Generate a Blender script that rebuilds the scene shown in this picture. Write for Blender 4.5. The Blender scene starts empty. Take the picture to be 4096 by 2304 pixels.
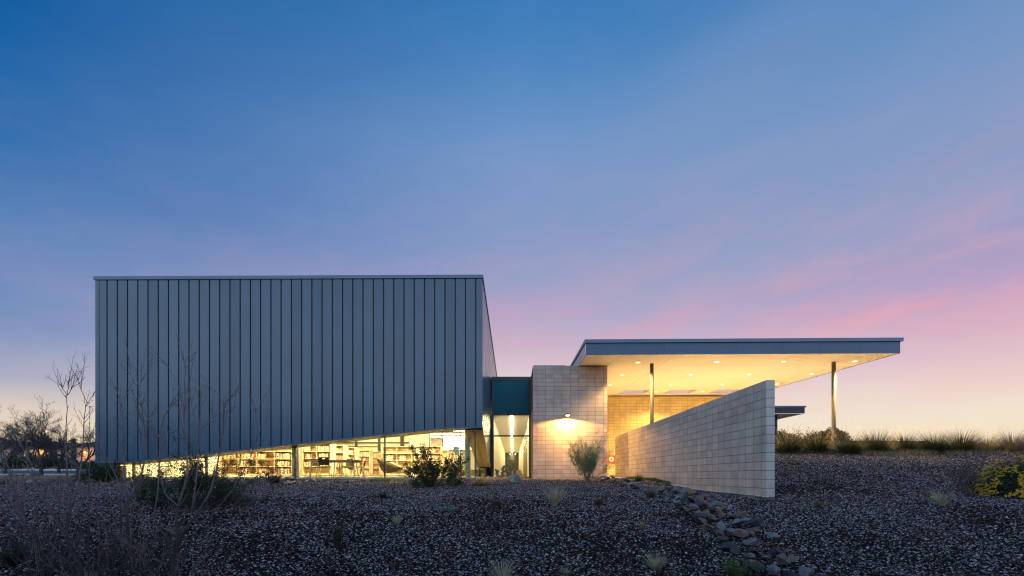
import bpy, bmesh, math, random
import numpy as np
from mathutils import Vector, Matrix, noise as mnoise

random.seed(7)
R = math.radians
sc = bpy.context.scene
COL = sc.collection

# ------------------------------------------------------------------ camera, sky, exposure
# metres; the eye is the origin, +Y looks at the building, Z up.
F, CX, H = 2004.0, 2050.0, 1902.0          # focal length, principal column and horizon row in photo pixels

def srgb(r, g, b):
    def f(c):
        c /= 255.0
        return c / 12.92 if c <= 0.04045 else ((c + 0.055) / 1.055) ** 2.4
    return (f(r), f(g), f(b), 1.0)

cam = bpy.data.cameras.new('camera')
cam.sensor_width = 36.0
cam.lens = F / 4096 * 36
cam.shift_x = (2048 - CX) / 4096
cam.shift_y = (H - 1152) / 4096
cam.clip_start = 0.05
cam.clip_end = 6000
camo = bpy.data.objects.new('camera', cam)
camo.location = (0, 0, 0)
camo.rotation_euler = (R(90), 0, 0)
COL.objects.link(camo)
sc.camera = camo
sc.view_settings.view_transform = 'Standard'
sc.view_settings.look = 'None'
sc.view_settings.exposure = 0
sc.view_settings.gamma = 1
sc.cycles.max_bounces = 10
sc.cycles.transparent_max_bounces = 24
sc.cycles.diffuse_bounces = 5
sc.cycles.glossy_bounces = 4
sc.cycles.sample_clamp_indirect = 6
sc.cycles.filter_width = 1.15
sc.cycles.caustics_reflective = False
sc.cycles.caustics_refractive = False

world = bpy.data.worlds.new('World')
sc.world = world
world.use_nodes = True
nt = world.node_tree
nt.nodes.clear()

class NB:
    """tiny node builder"""
    def __init__(s, nt):
        s.nt = nt
    def n(s, t, **kw):
        nd = s.nt.nodes.new(t)
        for k, v in kw.items():
            if k.startswith('i_'):
                nd.inputs[k[2:]].default_value = v
            else:
                setattr(nd, k, v)
        return nd
    def l(s, a, b):
        s.nt.links.new(a, b)
    def m(s, op, a, b=None, c=None, clamp=False):
        nd = s.nt.nodes.new('ShaderNodeMath')
        nd.operation = op
        nd.use_clamp = clamp
        for i, v in enumerate((a, b, c)):
            if v is None:
                continue
            if isinstance(v, (int, float)):
                nd.inputs[i].default_value = v
            else:
                s.l(v, nd.inputs[i])
        return nd.outputs[0]
    def mapr(s, v, a, b, c=0.0, d=1.0, smooth=True):
        nd = s.nt.nodes.new('ShaderNodeMapRange')
        if smooth:
            nd.interpolation_type = 'SMOOTHSTEP'
        s.l(v, nd.inputs['Value'])
        for nm, x in (('From Min', a), ('From Max', b), ('To Min', c), ('To Max', d)):
            nd.inputs[nm].default_value = x
        return nd.outputs[0]
    def mix(s, f, a, b, mode='MIX'):
        nd = s.nt.nodes.new('ShaderNodeMix')
        nd.data_type = 'RGBA'
        nd.blend_type = mode
        for sock, v in ((nd.inputs[0], f), (nd.inputs[6], a), (nd.inputs[7], b)):
            if isinstance(v, (int, float)):
                sock.default_value = v
            elif isinstance(v, tuple):
                sock.default_value = v
            else:
                s.l(v, sock)
        return nd.outputs[2]
    def ramp(s, v, stops, interp='LINEAR'):
        nd = s.nt.nodes.new('ShaderNodeValToRGB')
        cr = nd.color_ramp
        cr.interpolation = interp
        while len(cr.elements) < len(stops):
            cr.elements.new(0.5)
        for e, (p, c) in zip(cr.elements, sorted(stops, key=lambda q: q[0])):
            e.position = p
            e.color = c
        s.l(v, nd.inputs[0])
        return nd.outputs[0]
    def noise(s, vec, scale, detail=3.0, rough=0.5, dist=0.0):
        nd = s.nt.nodes.new('ShaderNodeTexNoise')
        nd.inputs['Scale'].default_value = scale
        nd.inputs['Detail'].default_value = detail
        nd.inputs['Roughness'].default_value = rough
        nd.inputs['Distortion'].default_value = dist
        if vec is not None:
            s.l(vec, nd.inputs['Vector'])
        return nd.outputs[0]
    def comb(s, x, y, z):
        nd = s.nt.nodes.new('ShaderNodeCombineXYZ')
        for i, v in enumerate((x, y, z)):
            if isinstance(v, (int, float)):
                nd.inputs[i].default_value = v
            else:
                s.l(v, nd.inputs[i])
        return nd.outputs[0]

b = NB(nt)
tc = b.n('ShaderNodeTexCoord')
sep = b.n('ShaderNodeSeparateXYZ')
b.l(tc.outputs['Generated'], sep.inputs[0])
dx, dy, dz = sep.outputs
az = b.m('ARCTAN2', dx, dy)
sel = b.m('MAXIMUM', dz, 0.0)

BACK_GAIN = 3.7     # unseen sky behind the viewer, boosted to brighten the faces turned to it
def stops(*a):
    return [(p, srgb(*c)) for p, c in a]
rampL = b.ramp(sel, stops((0, (252, 224, 176)), (.053, (244, 220, 188)), (.10, (216, 202, 192)), (.14, (166, 170, 194)),
                          (.21, (116, 142, 188)), (.27, (100, 136, 188)), (.33, (86, 130, 184)), (.41, (50, 112, 176)),
                          (.49, (28, 102, 168)), (.56, (10, 92, 160)), (1, (10, 66, 126))))
rampC = b.ramp(sel, stops((0, (254, 240, 205)), (.08, (248, 234, 208)), (.15, (236, 220, 212)), (.20, (220, 204, 212)),
                          (.245, (205, 184, 204)), (.29, (186, 170, 200)), (.33, (168, 162, 198)), (.37, (148, 156, 198)),
                          (.45, (122, 151, 200)), (.545, (110, 150, 201)), (.63, (80, 135, 192)), (.70, (54, 120, 184)), (1, (20, 80, 145))))
rampR = b.ramp(sel, stops((0, (254, 236, 192)), (.053, (248, 230, 196)), (.10, (242, 226, 208)), (.14, (234, 212, 206)),
                          (.175, (222, 192, 206)), (.21, (210, 176, 198)), (.27, (186, 162, 198)), (.33, (158, 156, 196)),
                          (.41, (138, 153, 197)), (.49, (118, 151, 198)), (.56, (84, 140, 192)), (.75, (50, 110, 175)), (1, (20, 80, 145))))
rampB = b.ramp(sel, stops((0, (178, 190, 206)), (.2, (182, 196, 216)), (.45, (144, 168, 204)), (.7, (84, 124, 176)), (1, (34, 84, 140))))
fL = b.mapr(az, R(-46), R(0), 0, 1, False)
fR = b.mapr(az, R(0), R(46), 0, 1, False)
base = b.mix(fR, b.mix(fL, rampL, rampC), rampR)
# soft cloud veil in streaks that climb gently to the right
asel = b.m('ARCSINE', sel)
e2 = b.m('SUBTRACT', asel, b.m('MULTIPLY', az, .10))
cl1 = b.noise(b.comb(b.m('MULTIPLY', az, 1.9), b.m('MULTIPLY', e2, 6.6), 5.3), 1.5, 4.0, .5, .2)
cl2 = b.noise(b.comb(b.m('MULTIPLY', az, 4.2), b.m('MULTIPLY', e2, 15.0), 7.0), 1.5, 6.0, .55, .3)
cl3 = b.noise(b.comb(b.m('MULTIPLY', az, .9), b.m('MULTIPLY', b.m('SUBTRACT', asel, b.m('MULTIPLY', az, .22)), 2.8), 4.0), 1.15, 2.0, .40, .0)
mix12 = b.m('ADD', b.m('MULTIPLY', cl1, .5), b.m('MULTIPLY', cl2, .5))
mk = b.mapr(mix12, .41, .60)
band = b.ramp(sel, [(0, (.0,) * 3 + (1,)), (.10, (.10,) * 3 + (1,)), (.145, (.55,) * 3 + (1,)), (.18, (.30,) * 3 + (1,)), (.25, (.9,) * 3 + (1,)), (.29, (1,) * 4), (.35, (.85,) * 3 + (1,)), (.44, (.60,) * 3 + (1,)), (.58, (.0,) * 3 + (1,))])
side = b.mapr(az, R(-24), R(20), .10, 1)
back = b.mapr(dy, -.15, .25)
pinkc = b.ramp(sel, stops((0, (246, 214, 190)), (.14, (238, 198, 196)), (.20, (228, 182, 192)), (.27, (222, 162, 182)), (.33, (196, 162, 190)), (.42, (164, 152, 190)), (.55, (150, 160, 200))))
mkp = b.m('MULTIPLY', b.m('MULTIPLY', mk, band), b.m('MULTIPLY', side, .86))
base = b.mix(mkp, base, pinkc)
mott = b.noise(b.comb(b.m('MULTIPLY', az, 5.0), b.m('MULTIPLY', e2, 13.0), 3.0), 2.0, 6.0, .6, .3)
base = b.mix(b.m('MULTIPLY', b.mapr(mott, .46, .68), b.m('MULTIPLY', b.mapr(sel, .30, .60, 1.0, .25), b.mapr(az, R(-40), R(15), .04, .20))), base, b.ramp(sel, stops((0, (250, 228, 205)), (.15, (240, 206, 200)), (.28, (214, 172, 192)), (.45, (166, 166, 204)), (.7, (120, 160, 206)))))
# pale grey blue veils, broader and softer
greyc = b.ramp(sel, stops((0, (234, 226, 214)), (.10, (230, 224, 218)), (.2, (206, 200, 212)), (.3, (164, 172, 202)), (.45, (140, 158, 196)), (.8, (98, 140, 192))))
mg = b.mapr(cl3, .34, .66)
base = b.mix(b.m('MULTIPLY', mg, b.mapr(az, R(-35), R(30), .06, .56)), base, greyc)
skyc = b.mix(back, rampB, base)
low = b.mapr(dz, -.02, .0)
skyc = b.mix(low, srgb(40, 38, 44), skyc)
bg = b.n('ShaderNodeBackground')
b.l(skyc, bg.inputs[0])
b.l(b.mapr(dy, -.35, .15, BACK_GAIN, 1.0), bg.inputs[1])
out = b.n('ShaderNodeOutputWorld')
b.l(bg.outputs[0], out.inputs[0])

# ------------------------------------------------------------------ helpers
def at(px, py, Y):
    return Vector(((px - CX) * Y / F, Y, (H - py) * Y / F))

def smooth(a, b_, x):
    t = np.clip((x - a) / (b_ - a), 0, 1)
    return t * t * (3 - 2 * t)

YL = [-50, -8, -1.5, 0, 3, 4.5, 6, 7.5, 9, 11.3, 14, 17.6, 20, 22, 24.5, 30, 35, 45, 55, 70, 3000]
ZL = [5.5, 5.3, -1.5, -1.6, -1.58, -1.45, -1.2, -.89, -.65, -.47, -.46, -.38, -.21, -.20, -.17, -.28, -.15, 0, .6, .65, .65]
YR = [-50, -8, -1.5, 0, 3, 4.5, 6, 7.5, 9, 11.0, 14, 17, 20, 22, 3000]
ZR = [5.5, 5.3, -1.5, -1.6, -1.58, -1.45, -1.2, -.89, -.66, -.47, -.05, .42, .87, .9, .9]  # both profiles rise behind the viewer: unseen bank added to shade near gravel

def hgt(x, y):
    x = np.asarray(x, float)
    y = np.asarray(y, float)
    zl = np.interp(y, YL, ZL)
    zr = np.interp(y, YR, ZR)
    w = smooth(5.85, 7.0, x)
    p = smooth(21.3, 22.6, y) * (1 - smooth(18.6, 20.0, x)) * smooth(4, 5, x)
    z = zl * (1 - w) + zr * w
    z = z * (1 - p) + (-.17) * p
    amp = .022 * smooth(4, 8, y) * (1 - p)
    z = z + amp * (np.sin(x * 1.7 + y * .6) + np.sin(x * .73 - y * 1.31 + 2) * .8) * .6
    return z

def hz(x, y):
    return float(hgt(x, y))

def gp(px, py, y0=3.0, y1=60.0):
    """where the ray through a photo point meets the ground"""
    ys = np.linspace(y0, y1, 6000)
    X = (px - CX) * ys / F
    Z = (H - py) * ys / F
    d = Z - hgt(X, ys)
    i = np.argmax(d <= 0) if (d <= 0).any() else len(ys) - 1
    return Vector((X[i], ys[i], float(hgt(X[i], ys[i]))))

class MB:
    """collects geometry, then becomes ONE mesh object"""
    def __init__(s):
        s.v, s.f, s.mi = [], [], []
    def quad(s, *p, mi=0):
        n = len(s.v)
        s.v += [tuple(q) for q in p]
        s.f.append(tuple(range(n, n + len(p))))
        s.mi.append(mi)
    def hexa(s, p, mi=0):
        """8 corners: bottom ring 0-3, top ring 4-7, both counter-clockwise from above"""
        n = len(s.v)
        s.v += [tuple(q) for q in p]
        for f in ((3, 2, 1, 0), (4, 5, 6, 7), (0, 1, 5, 4), (1, 2, 6, 5), (2, 3, 7, 6), (3, 0, 4, 7)):
            s.f.append(tuple(n + i for i in f))
            s.mi.append(mi)
    def box(s, x0, x1, y0, y1, z0, z1, mi=0):
        s.hexa([(x0, y0, z0), (x1, y0, z0), (x1, y1, z0), (x0, y1, z0), (x0, y0, z1), (x1, y0, z1), (x1, y1, z1), (x0, y1, z1)], mi)
    def tube(s, pts, rad, n=6, cap=True, mi=0):
        pts = [Vector(p) for p in pts]
        if not isinstance(rad, (list, tuple)):
            rad = [rad] * len(pts)
        base_ = len(s.v)
        up = None
        for i, p in enumerate(pts):
            if i == 0:
                d = pts[1] - pts[0]
            elif i == len(pts) - 1:
                d = pts[-1] - pts[-2]
            else:
                d = pts[i + 1] - pts[i - 1]
            if d.length < 1e-9:
                d = Vector((0, 0, 1))
            d.normalize()
            if up is None:
                up = d.orthogonal().normalized()
            else:
                up = (up - d * up.dot(d))
                up = up.normalized() if up.length > 1e-6 else d.orthogonal().normalized()
            w = d.cross(up)
            for k in range(n):
                a = 2 * math.pi * k / n
                s.v.append(tuple(p + (up * math.cos(a) + w * math.sin(a)) * rad[i]))
        for i in range(len(pts) - 1):
            for k in range(n):
                a0 = base_ + i * n + k
                a1 = base_ + i * n + (k + 1) % n
                s.f.append((a0, a1, a1 + n, a0 + n))
                s.mi.append(mi)
        if cap:
            s.f.append(tuple(base_ + k for k in range(n))[::-1])
            s.f.append(tuple(base_ + (len(pts) - 1) * n + k for k in range(n)))
            s.mi += [mi, mi]
    def lathe(s, c, prof, n=20, axis='z', mi=0):
        c = Vector(c)
        base_ = len(s.v)
        for r, t in prof:
            for k in range(n):
                a = 2 * math.pi * k / n
                if axis == 'z':
                    s.v.append(tuple(c + Vector((r * math.cos(a), r * math.sin(a), t))))
                else:
                    s.v.append(tuple(c + Vector((r * math.cos(a), -t, r * math.sin(a)))))
        for i in range(len(prof) - 1):
            for k in range(n):
                a0 = base_ + i * n + k
                a1 = base_ + i * n + (k + 1) % n
                s.f.append((a0, a1, a1 + n, a0 + n))
                s.mi.append(mi)
        s.f.append(tuple(base_ + k for k in range(n))[::-1])
        s.f.append(tuple(base_ + (len(prof) - 1) * n + k for k in range(n)))
        s.mi += [mi, mi]
    def build(s, name, mats, parent=None, smooth_=False, origin=None):
        me = bpy.data.meshes.new(name)
        vs = s.v
        if origin is not None:
            ox, oy, oz = origin
            vs = [(a - ox, b2 - oy, c - oz) for a, b2, c in vs]
        me.from_pydata(vs, [], s.f)
        if not isinstance(mats, (list, tuple)):
            mats = [mats]
        for m_ in mats:
            me.materials.append(m_)
        if len(mats) > 1:
            me.polygons.foreach_set('material_index', s.mi)
        if smooth_:
            me.polygons.foreach_set('use_smooth', [True] * len(me.polygons))
        me.update()
        o = bpy.data.objects.new(name, me)
        COL.objects.link(o)
        if parent is not None:
            o.parent = parent
            if origin is None:
                # geometry was given in world metres
                o.matrix_parent_inverse = Matrix.Translation(parent.location).inverted() if parent.rotation_euler.z == 0 else parent.matrix_basis.inverted()
        elif origin is not None:
            o.location = origin
        return o

def tag(o, label=None, cat=None, group=None, kind=None):
    if label: o['label'] = label
    if cat: o['category'] = cat
    if group: o['group'] = group
    if kind: o['kind'] = kind
    return o

def empty(name, loc, label, cat, group=None, rz=0.0):
    o = bpy.data.objects.new(name, None)
    o.empty_display_size = .2
    o.location = loc
    o.rotation_euler = (0, 0, rz)
    COL.objects.link(o)
    return tag(o, label, cat, group)

def dup(root, loc, rz=0.0, label=None, group=None, scale=None):
    r = root.copy()
    COL.objects.link(r)
    r.location = loc
    r.rotation_euler = (0, 0, rz)
    if scale is not None:
        r.scale = (scale,) * 3
    if label: r['label'] = label
    if group: r['group'] = group
    for ch in list(root.children):
        c = ch.copy()
        COL.objects.link(c)
        c.parent = r
        for g_ in ch.children:
            d = g_.copy()
            COL.objects.link(d)
            d.parent = c
    return r

# ------------------------------------------------------------------ materials
def pmat(name, col, rough=.6, metal=0.0, var=0.0, vscale=3.0, spec=.5, bump=0.0, bscale=40.0, emit=None, estr=0.0, objrand=0.0):
    m_ = bpy.data.materials.new(name)
    m_.use_nodes = True
    t = m_.node_tree
    q = NB(t)
    bs = t.nodes['Principled BSDF']
    bs.inputs['Roughness'].default_value = rough
    bs.inputs['Metallic'].default_value = metal
    bs.inputs['Specular IOR Level'].default_value = spec
    c = tuple(col[:3]) + (1,)
    bs.inputs['Base Color'].default_value = c
    sock = None
    if var or objrand or bump:
        tcn = q.n('ShaderNodeTexCoord')
    if var:
        nz = q.noise(tcn.outputs['Object'], vscale, 5, .6)
        hi = tuple(min(1, x * (1 + var)) for x in c[:3]) + (1,)
        lo = tuple(x * (1 - var) for x in c[:3]) + (1,)
        sock = q.mix(q.mapr(nz, .3, .7), lo, hi)
    if objrand:
        oi = q.n('ShaderNodeObjectInfo')
        fac = q.mapr(oi.outputs['Random'], 0, 1, 1 - objrand, 1 + objrand, False)
        vm = q.n('ShaderNodeMix', data_type='RGBA', blend_type='MULTIPLY')
        vm.inputs[0].default_value = 1
        if sock is not None:
            q.l(sock, vm.inputs[6])
        else:
            vm.inputs[6].default_value = c
        q.l(q.comb(fac, fac, fac), vm.inputs[7])
        sock = vm.outputs[2]
    if sock is not None:
        q.l(sock, bs.inputs['Base Color'])
    if bump:
        bn = q.n('ShaderNodeBump')
        bn.inputs['Strength'].default_value = bump
        bn.inputs['Distance'].default_value = .01
        q.l(q.noise(tcn.outputs['Object'], bscale, 4, .6), bn.inputs['Height'])
        q.l(bn.outputs[0], bs.inputs['Normal'])
    if emit:
        bs.inputs['Emission Color'].default_value = tuple(emit[:3]) + (1,)
        bs.inputs['Emission Strength'].default_value = estr
    return m_

def leafmat(name, col, var=.4, trans=.25, rough=.6):
    m_ = bpy.data.materials.new(name)
    m_.use_nodes = True
    t = m_.node_tree
    q = NB(t)
    t.nodes.remove(t.nodes['Principled BSDF'])
    g = q.n('ShaderNodeNewGeometry')
    rp = g.outputs['Random Per Island']
    lo = tuple(c * (1 - var) for c in col[:3]) + (1,)
    hi = tuple(min(1, c * (1 + var)) for c in col[:3]) + (1,)
    c = q.mix(rp, lo, hi)
    d = q.n('ShaderNodeBsdfPrincipled')
    d.inputs['Roughness'].default_value = rough
    d.inputs['Specular IOR Level'].default_value = .3
    q.l(c, d.inputs['Base Color'])
    tr = q.n('ShaderNodeBsdfTranslucent')
    q.l(c, tr.inputs[0])
    mx = q.n('ShaderNodeMixShader')
    mx.inputs[0].default_value = trans
    q.l(d.outputs[0], mx.inputs[1])
    q.l(tr.outputs[0], mx.inputs[2])
    q.l(mx.outputs[0], t.nodes['Material Output'].inputs[0])
    return m_

def cmu(name, col, x0, y0, z0, mortar=.0075):
    """stack-bonded concrete block, 406 x 203 mm"""
    m_ = bpy.data.materials.new(name)
    m_.use_nodes = True
    t = m_.node_tree
    q = NB(t)
    bs = t.nodes['Principled BSDF']
    tcn = q.n('ShaderNodeTexCoord')
    sp = q.n('ShaderNodeSeparateXYZ')
    q.l(tcn.outputs['Object'], sp.inputs[0])
    g = q.n('ShaderNodeNewGeometry')
    sn = q.n('ShaderNodeSeparateXYZ')
    q.l(g.outputs['True Normal'], sn.inputs[0])
    isx = q.m('GREATER_THAN', q.m('ABSOLUTE', sn.outputs[0]), .5)
    ux = q.m('SUBTRACT', sp.outputs[0], x0)
    uy = q.m('SUBTRACT', sp.outputs[1], y0)
    uu = q.m('ADD', q.m('MULTIPLY', isx, uy), q.m('MULTIPLY', q.m('SUBTRACT', 1.0, isx), ux))
    vv = q.m('SUBTRACT', sp.outputs[2], z0)
    uu = q.m('ADD', uu, .4064 * 200)
    vv = q.m('ADD', vv, .2032 * 200)
    vec = q.comb(uu, vv, 0.0)
    bt = q.n('ShaderNodeTexBrick')
    bt.offset = 0.0
    bt.squash = 1.0
    bt.inputs['Scale'].default_value = 1.0
    bt.inputs['Mortar Size'].default_value = mortar
    bt.inputs['Mortar Smooth'].default_value = .15
    bt.inputs['Brick Width'].default_value = .4064
    bt.inputs['Row Height'].default_value = .2032
    bt.inputs['Bias'].default_value = 0.0
    c = col[:3]
    bt.inputs['Color1'].default_value = tuple(x * .88 for x in c) + (1,)
    bt.inputs['Color2'].default_value = tuple(min(1, x * 1.10) for x in c) + (1,)
    bt.inputs['Mortar'].default_value = tuple(x * .34 for x in c) + (1,)
    q.l(vec, bt.inputs['Vector'])
    n1 = q.noise(tcn.outputs['Object'], 1.1, 4, .6)
    n2 = q.noise(tcn.outputs['Object'], 60, 3, .7)
    st = q.noise(q.comb(q.m('MULTIPLY', uu, 5.0), q.m('MULTIPLY', vv, .6), 0.0), 1.6, 4, .6)
    f = q.m('ADD', q.m('ADD', q.mapr(n1, .3, .7, .90, 1.08), q.mapr(n2, .3, .7, -.07, .07)), q.mapr(st, .35, .7, -.06, .05))
    cc = q.mix(1.0, bt.outputs[0], q.comb(f, f, f), 'MULTIPLY')
    sn_ = q.noise(tcn.outputs['Object'], 2.3, 6, .65, .5)
    low_ = q.m('MULTIPLY', q.mapr(sp.outputs[2], -.42, .35, 1.0, 0.0), q.mapr(sn_, .42, .66))
    cc = q.mix(q.m('MULTIPLY', low_, .55), cc, (c[0] * .62, c[1] * .50, c[2] * .42, 1))
    ef_ = q.m('MULTIPLY', q.mapr(sp.outputs[2], -.42, .0, 1.0, 0.0), q.mapr(q.noise(tcn.outputs['Object'], 4.1, 5, .7), .58, .70))
    cc = q.mix(q.m('MULTIPLY', ef_, .5), cc, (min(1, c[0] * 1.5), min(1, c[1] * 1.5), min(1, c[2] * 1.5), 1))
    q.l(cc, bs.inputs['Base Color'])
    bs.inputs['Roughness'].default_value = .9
    bs.inputs['Specular IOR Level'].default_value = .2
    bn = q.n('ShaderNodeBump')
    bn.inputs['Strength'].default_value = .7
    bn.inputs['Distance'].default_value = .006
    hh = q.m('ADD', q.m('MULTIPLY', q.m('SUBTRACT', 1.0, bt.outputs[1]), 1.0), q.m('MULTIPLY', n2, .25))
    q.l(hh, bn.inputs['Height'])
    q.l(bn.outputs[0], bs.inputs['Normal'])
    return m_

def glassmat(name, tint=(1, 1, 1), ior=1.45, rough=0.0):
    m_ = bpy.data.materials.new(name)
    m_.use_nodes = True
    t = m_.node_tree
    q = NB(t)
    t.nodes.remove(t.nodes['Principled BSDF'])
    fr = q.n('ShaderNodeFresnel')
    fr.inputs[0].default_value = ior
    tr = q.n('ShaderNodeBsdfTransparent')
    tr.inputs[0].default_value = tuple(tint) + (1,)
    gl = q.n('ShaderNodeBsdfGlossy')
    gl.inputs['Roughness'].default_value = rough
    mx = q.n('ShaderNodeMixShader')
    q.l(fr.outputs[0], mx.inputs[0])
    q.l(tr.outputs[0], mx.inputs[1])
    q.l(gl.outputs[0], mx.inputs[2])
    q.l(mx.outputs[0], t.nodes['Material Output'].inputs[0])
    return m_

def emat(name, col, s):
    m_ = bpy.data.materials.new(name)
    m_.use_nodes = True
    t = m_.node_tree
    t.nodes.remove(t.nodes['Principled BSDF'])
    q = NB(t)
    e = q.n('ShaderNodeEmission')
    e.inputs[0].default_value = tuple(col[:3]) + (1,)
    e.inputs[1].default_value = s
    q.l(e.outputs[0], t.nodes['Material Output'].inputs[0])
    return m_

WARM = (1.0, .66, .28)
M = {}
def cladding_mat():
    m_ = bpy.data.materials.new('zinc_cladding')
    m_.use_nodes = True
    t = m_.node_tree
    q = NB(t)
    bs = t.nodes['Principled BSDF']
    tcn = q.n('ShaderNodeTexCoord')
    sp = q.n('ShaderNodeSeparateXYZ')
    q.l(tcn.outputs['Object'], sp.inputs[0])
    cell = q.m('FLOOR', q.m('DIVIDE', q.m('ADD', sp.outputs[0], 16.09), .4064))
    wn = q.n('ShaderNodeTexWhiteNoise')
    wn.noise_dimensions = '1D'
    q.l(cell, wn.inputs['W'])
    st = q.noise(q.comb(q.m('MULTIPLY', sp.outputs[0], 9.0), sp.outputs[1], q.m('MULTIPLY', sp.outputs[2], .5)), 1.0, 5, .6)
    cl = q.noise(tcn.outputs['Object'], .7, 4, .6)
    f = q.m('ADD', q.m('ADD', q.mapr(wn.outputs[0], 0, 1, .88, 1.10, False), q.mapr(st, .3, .7, -.07, .06)), q.mapr(cl, .3, .7, -.06, .06))
    c = q.mix(1.0, (.042, .078, .108, 1), q.comb(f, f, f), 'MULTIPLY')
    q.l(c, bs.inputs['Base Color'])
    q.l(q.mapr(st, .3, .7, .20, .27), bs.inputs['Roughness'])
    bs.inputs['Specular IOR Level'].default_value = .34
    bn = q.n('ShaderNodeBump')
    bn.inputs['Strength'].default_value = .35
    bn.inputs['Distance'].default_value = .004
    q.l(q.noise(q.comb(q.m('MULTIPLY', sp.outputs[0], 3.0), sp.outputs[1], sp.outputs[2]), 1.6, 2, .5), bn.inputs['Height'])
    q.l(bn.outputs[0], bs.inputs['Normal'])
    return m_
M['cladding'] = cladding_mat()
M['fascia'] = pmat('fascia_metal', (.050, .085, .125), .4, 0, .06, .6, spec=.25)
M['coping'] = pmat('coping_metal_lit', (.085, .13, .18), .4, 0, .05, .6, spec=.25)  # lighter than the fascia: the bevel's sky reflection is put into the colour
M['seam'] = pmat('dark_seam', (.004, .005, .006), .6)
M['frame'] = pmat('bronze_frame', (.012, .011, .010), .45)
M['cmu_vol'] = cmu('block_masonry', (.44, .345, .275), 1.0 + .2032, 24.5, 5.367)
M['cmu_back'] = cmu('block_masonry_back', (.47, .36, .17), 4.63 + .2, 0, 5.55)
M['cmu_free'] = cmu('block_masonry_free', (.46, .395, .33), 5.72 - .1, 11.29 + .2032, 2.149)
M['soffit'] = pmat('white_soffit', (.84, .79, .72), .7, var=.03)
M['reveal'] = pmat('skylight_lining', (.64, .54, .48), .8)
M['soffit_gold'] = pmat('painted_soffit', (.50, .42, .28), .7, var=.06)
M['concrete'] = pmat('concrete', (.50, .46, .42), .85, var=.15, vscale=4, bump=.3)
M['plaza'] = pmat('plaza_concrete', (.62, .57, .50), .85, var=.1, vscale=2)
M['column'] = pmat('painted_steel', (.075, .068, .055), .65, 0, .05, spec=.15)
M['ceil'] = pmat('timber_ceiling', (.20, .15, .085), .8, var=.05)
M['white'] = pmat('interior_white', (.80, .77, .66), .8, var=.03)
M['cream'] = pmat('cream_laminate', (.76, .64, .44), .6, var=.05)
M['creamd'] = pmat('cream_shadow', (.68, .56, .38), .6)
M['carpet'] = pmat('carpet', (.30, .26, .18), .95, var=.2, vscale=8)
M['glass'] = glassmat('window_glass', (.93, .95, .90))
M['spandrel'] = pmat('teal_spandrel_glass', (.0005, .100, .132), .2, 0, spec=.06)
M['chair'] = pmat('chair_plastic', (.012, .009, .006), .5)
M['chrome'] = pmat('chair_leg_metal', (.45, .40, .32), .35, .7)
M['tabletop'] = pmat('laminate_top', (.42, .34, .24), .5)
M['lounge'] = pmat('lounge_fabric', (.20, .15, .085), .9, var=.1, vscale=9)
M['lightch'] = pmat('pale_fabric', (.62, .50, .36), .9)
M['tube'] = emat('light_tube', (1.0, .79, .40), 260)
M['tubefar'] = emat('light_tube_far', (1.0, .80, .45), 45)
M['tubec'] = emat('corridor_strip', (1.0, .78, .42), 55)
M['lamp'] = emat('downlight_lens', (1.0, .84, .55), 5)
M['lampb'] = emat('amber_lamp', (1.0, .42, .06), 14)
M['red'] = pmat('red_panel', (.55, .03, .02), .4)
M['ivory'] = pmat('ivory_metal', (.75, .68, .50), .4)
M['brass'] = pmat('brass', (.32, .22, .08), .35, .8)

# ------------------------------------------------------------------ terrain
def ground_material():
    m_ = bpy.data.materials.new('gravel_ground')
    m_.use_nodes = True
    t = m_.node_tree
    q = NB(t)
    bs = t.nodes['Principled BSDF']
    tcn = q.n('ShaderNodeTexCoord')
    P = tcn.outputs['Object']
    vo = q.n('ShaderNodeTexVoronoi')
    vo.inputs['Scale'].default_value = 28
    q.l(P, vo.inputs['Vector'])
    sepc = q.n('ShaderNodeSeparateXYZ')
    q.l(vo.outputs['Color'], sepc.inputs[0])
    peb = q.ramp(sepc.outputs[0], [(0, (.004, .003, .003, 1)), (.45, (.008, .006, .005, 1)), (.8, (.022, .016, .014, 1)), (1, (.07, .055, .048, 1))])  # near-black base stands in for the shadow between the pebbles
    n1 = q.noise(P, .5, 5, .6)
    peb = q.mix(q.mapr(n1, .35, .65, 0, .35), peb, (.020, .013, .010, 1))
    dirtn = q.noise(P, 6, 5, .7)
    dirt = q.mix(q.mapr(dirtn, .3, .7), (.07, .052, .034, 1), (.19, .15, .10, 1))
    sp = q.n('ShaderNodeSeparateXYZ')
    q.l(P, sp.inputs[0])
    edge = q.m('ADD', sp.outputs[1], q.m('MULTIPLY', n1, 3.0))
    fd = q.mapr(edge, 24.2, 26.2)
    c = q.mix(fd, peb, dirt)
    q.l(c, bs.inputs['Base Color'])
    bs.inputs['Roughness'].default_value = .95
    bs.inputs['Specular IOR Level'].default_value = .05
    bn = q.n('ShaderNodeBump')
    bn.inputs['Strength'].default_value = 1
    bn.inputs['Distance'].default_value = .02
    q.l(q.m('SUBTRACT', 1.0, q.m('MULTIPLY', vo.outputs['Distance'], 1.3)), bn.inputs['Height'])
    q.l(bn.outputs[0], bs.inputs['Normal'])
    return m_

M['ground'] = ground_material()

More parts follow.
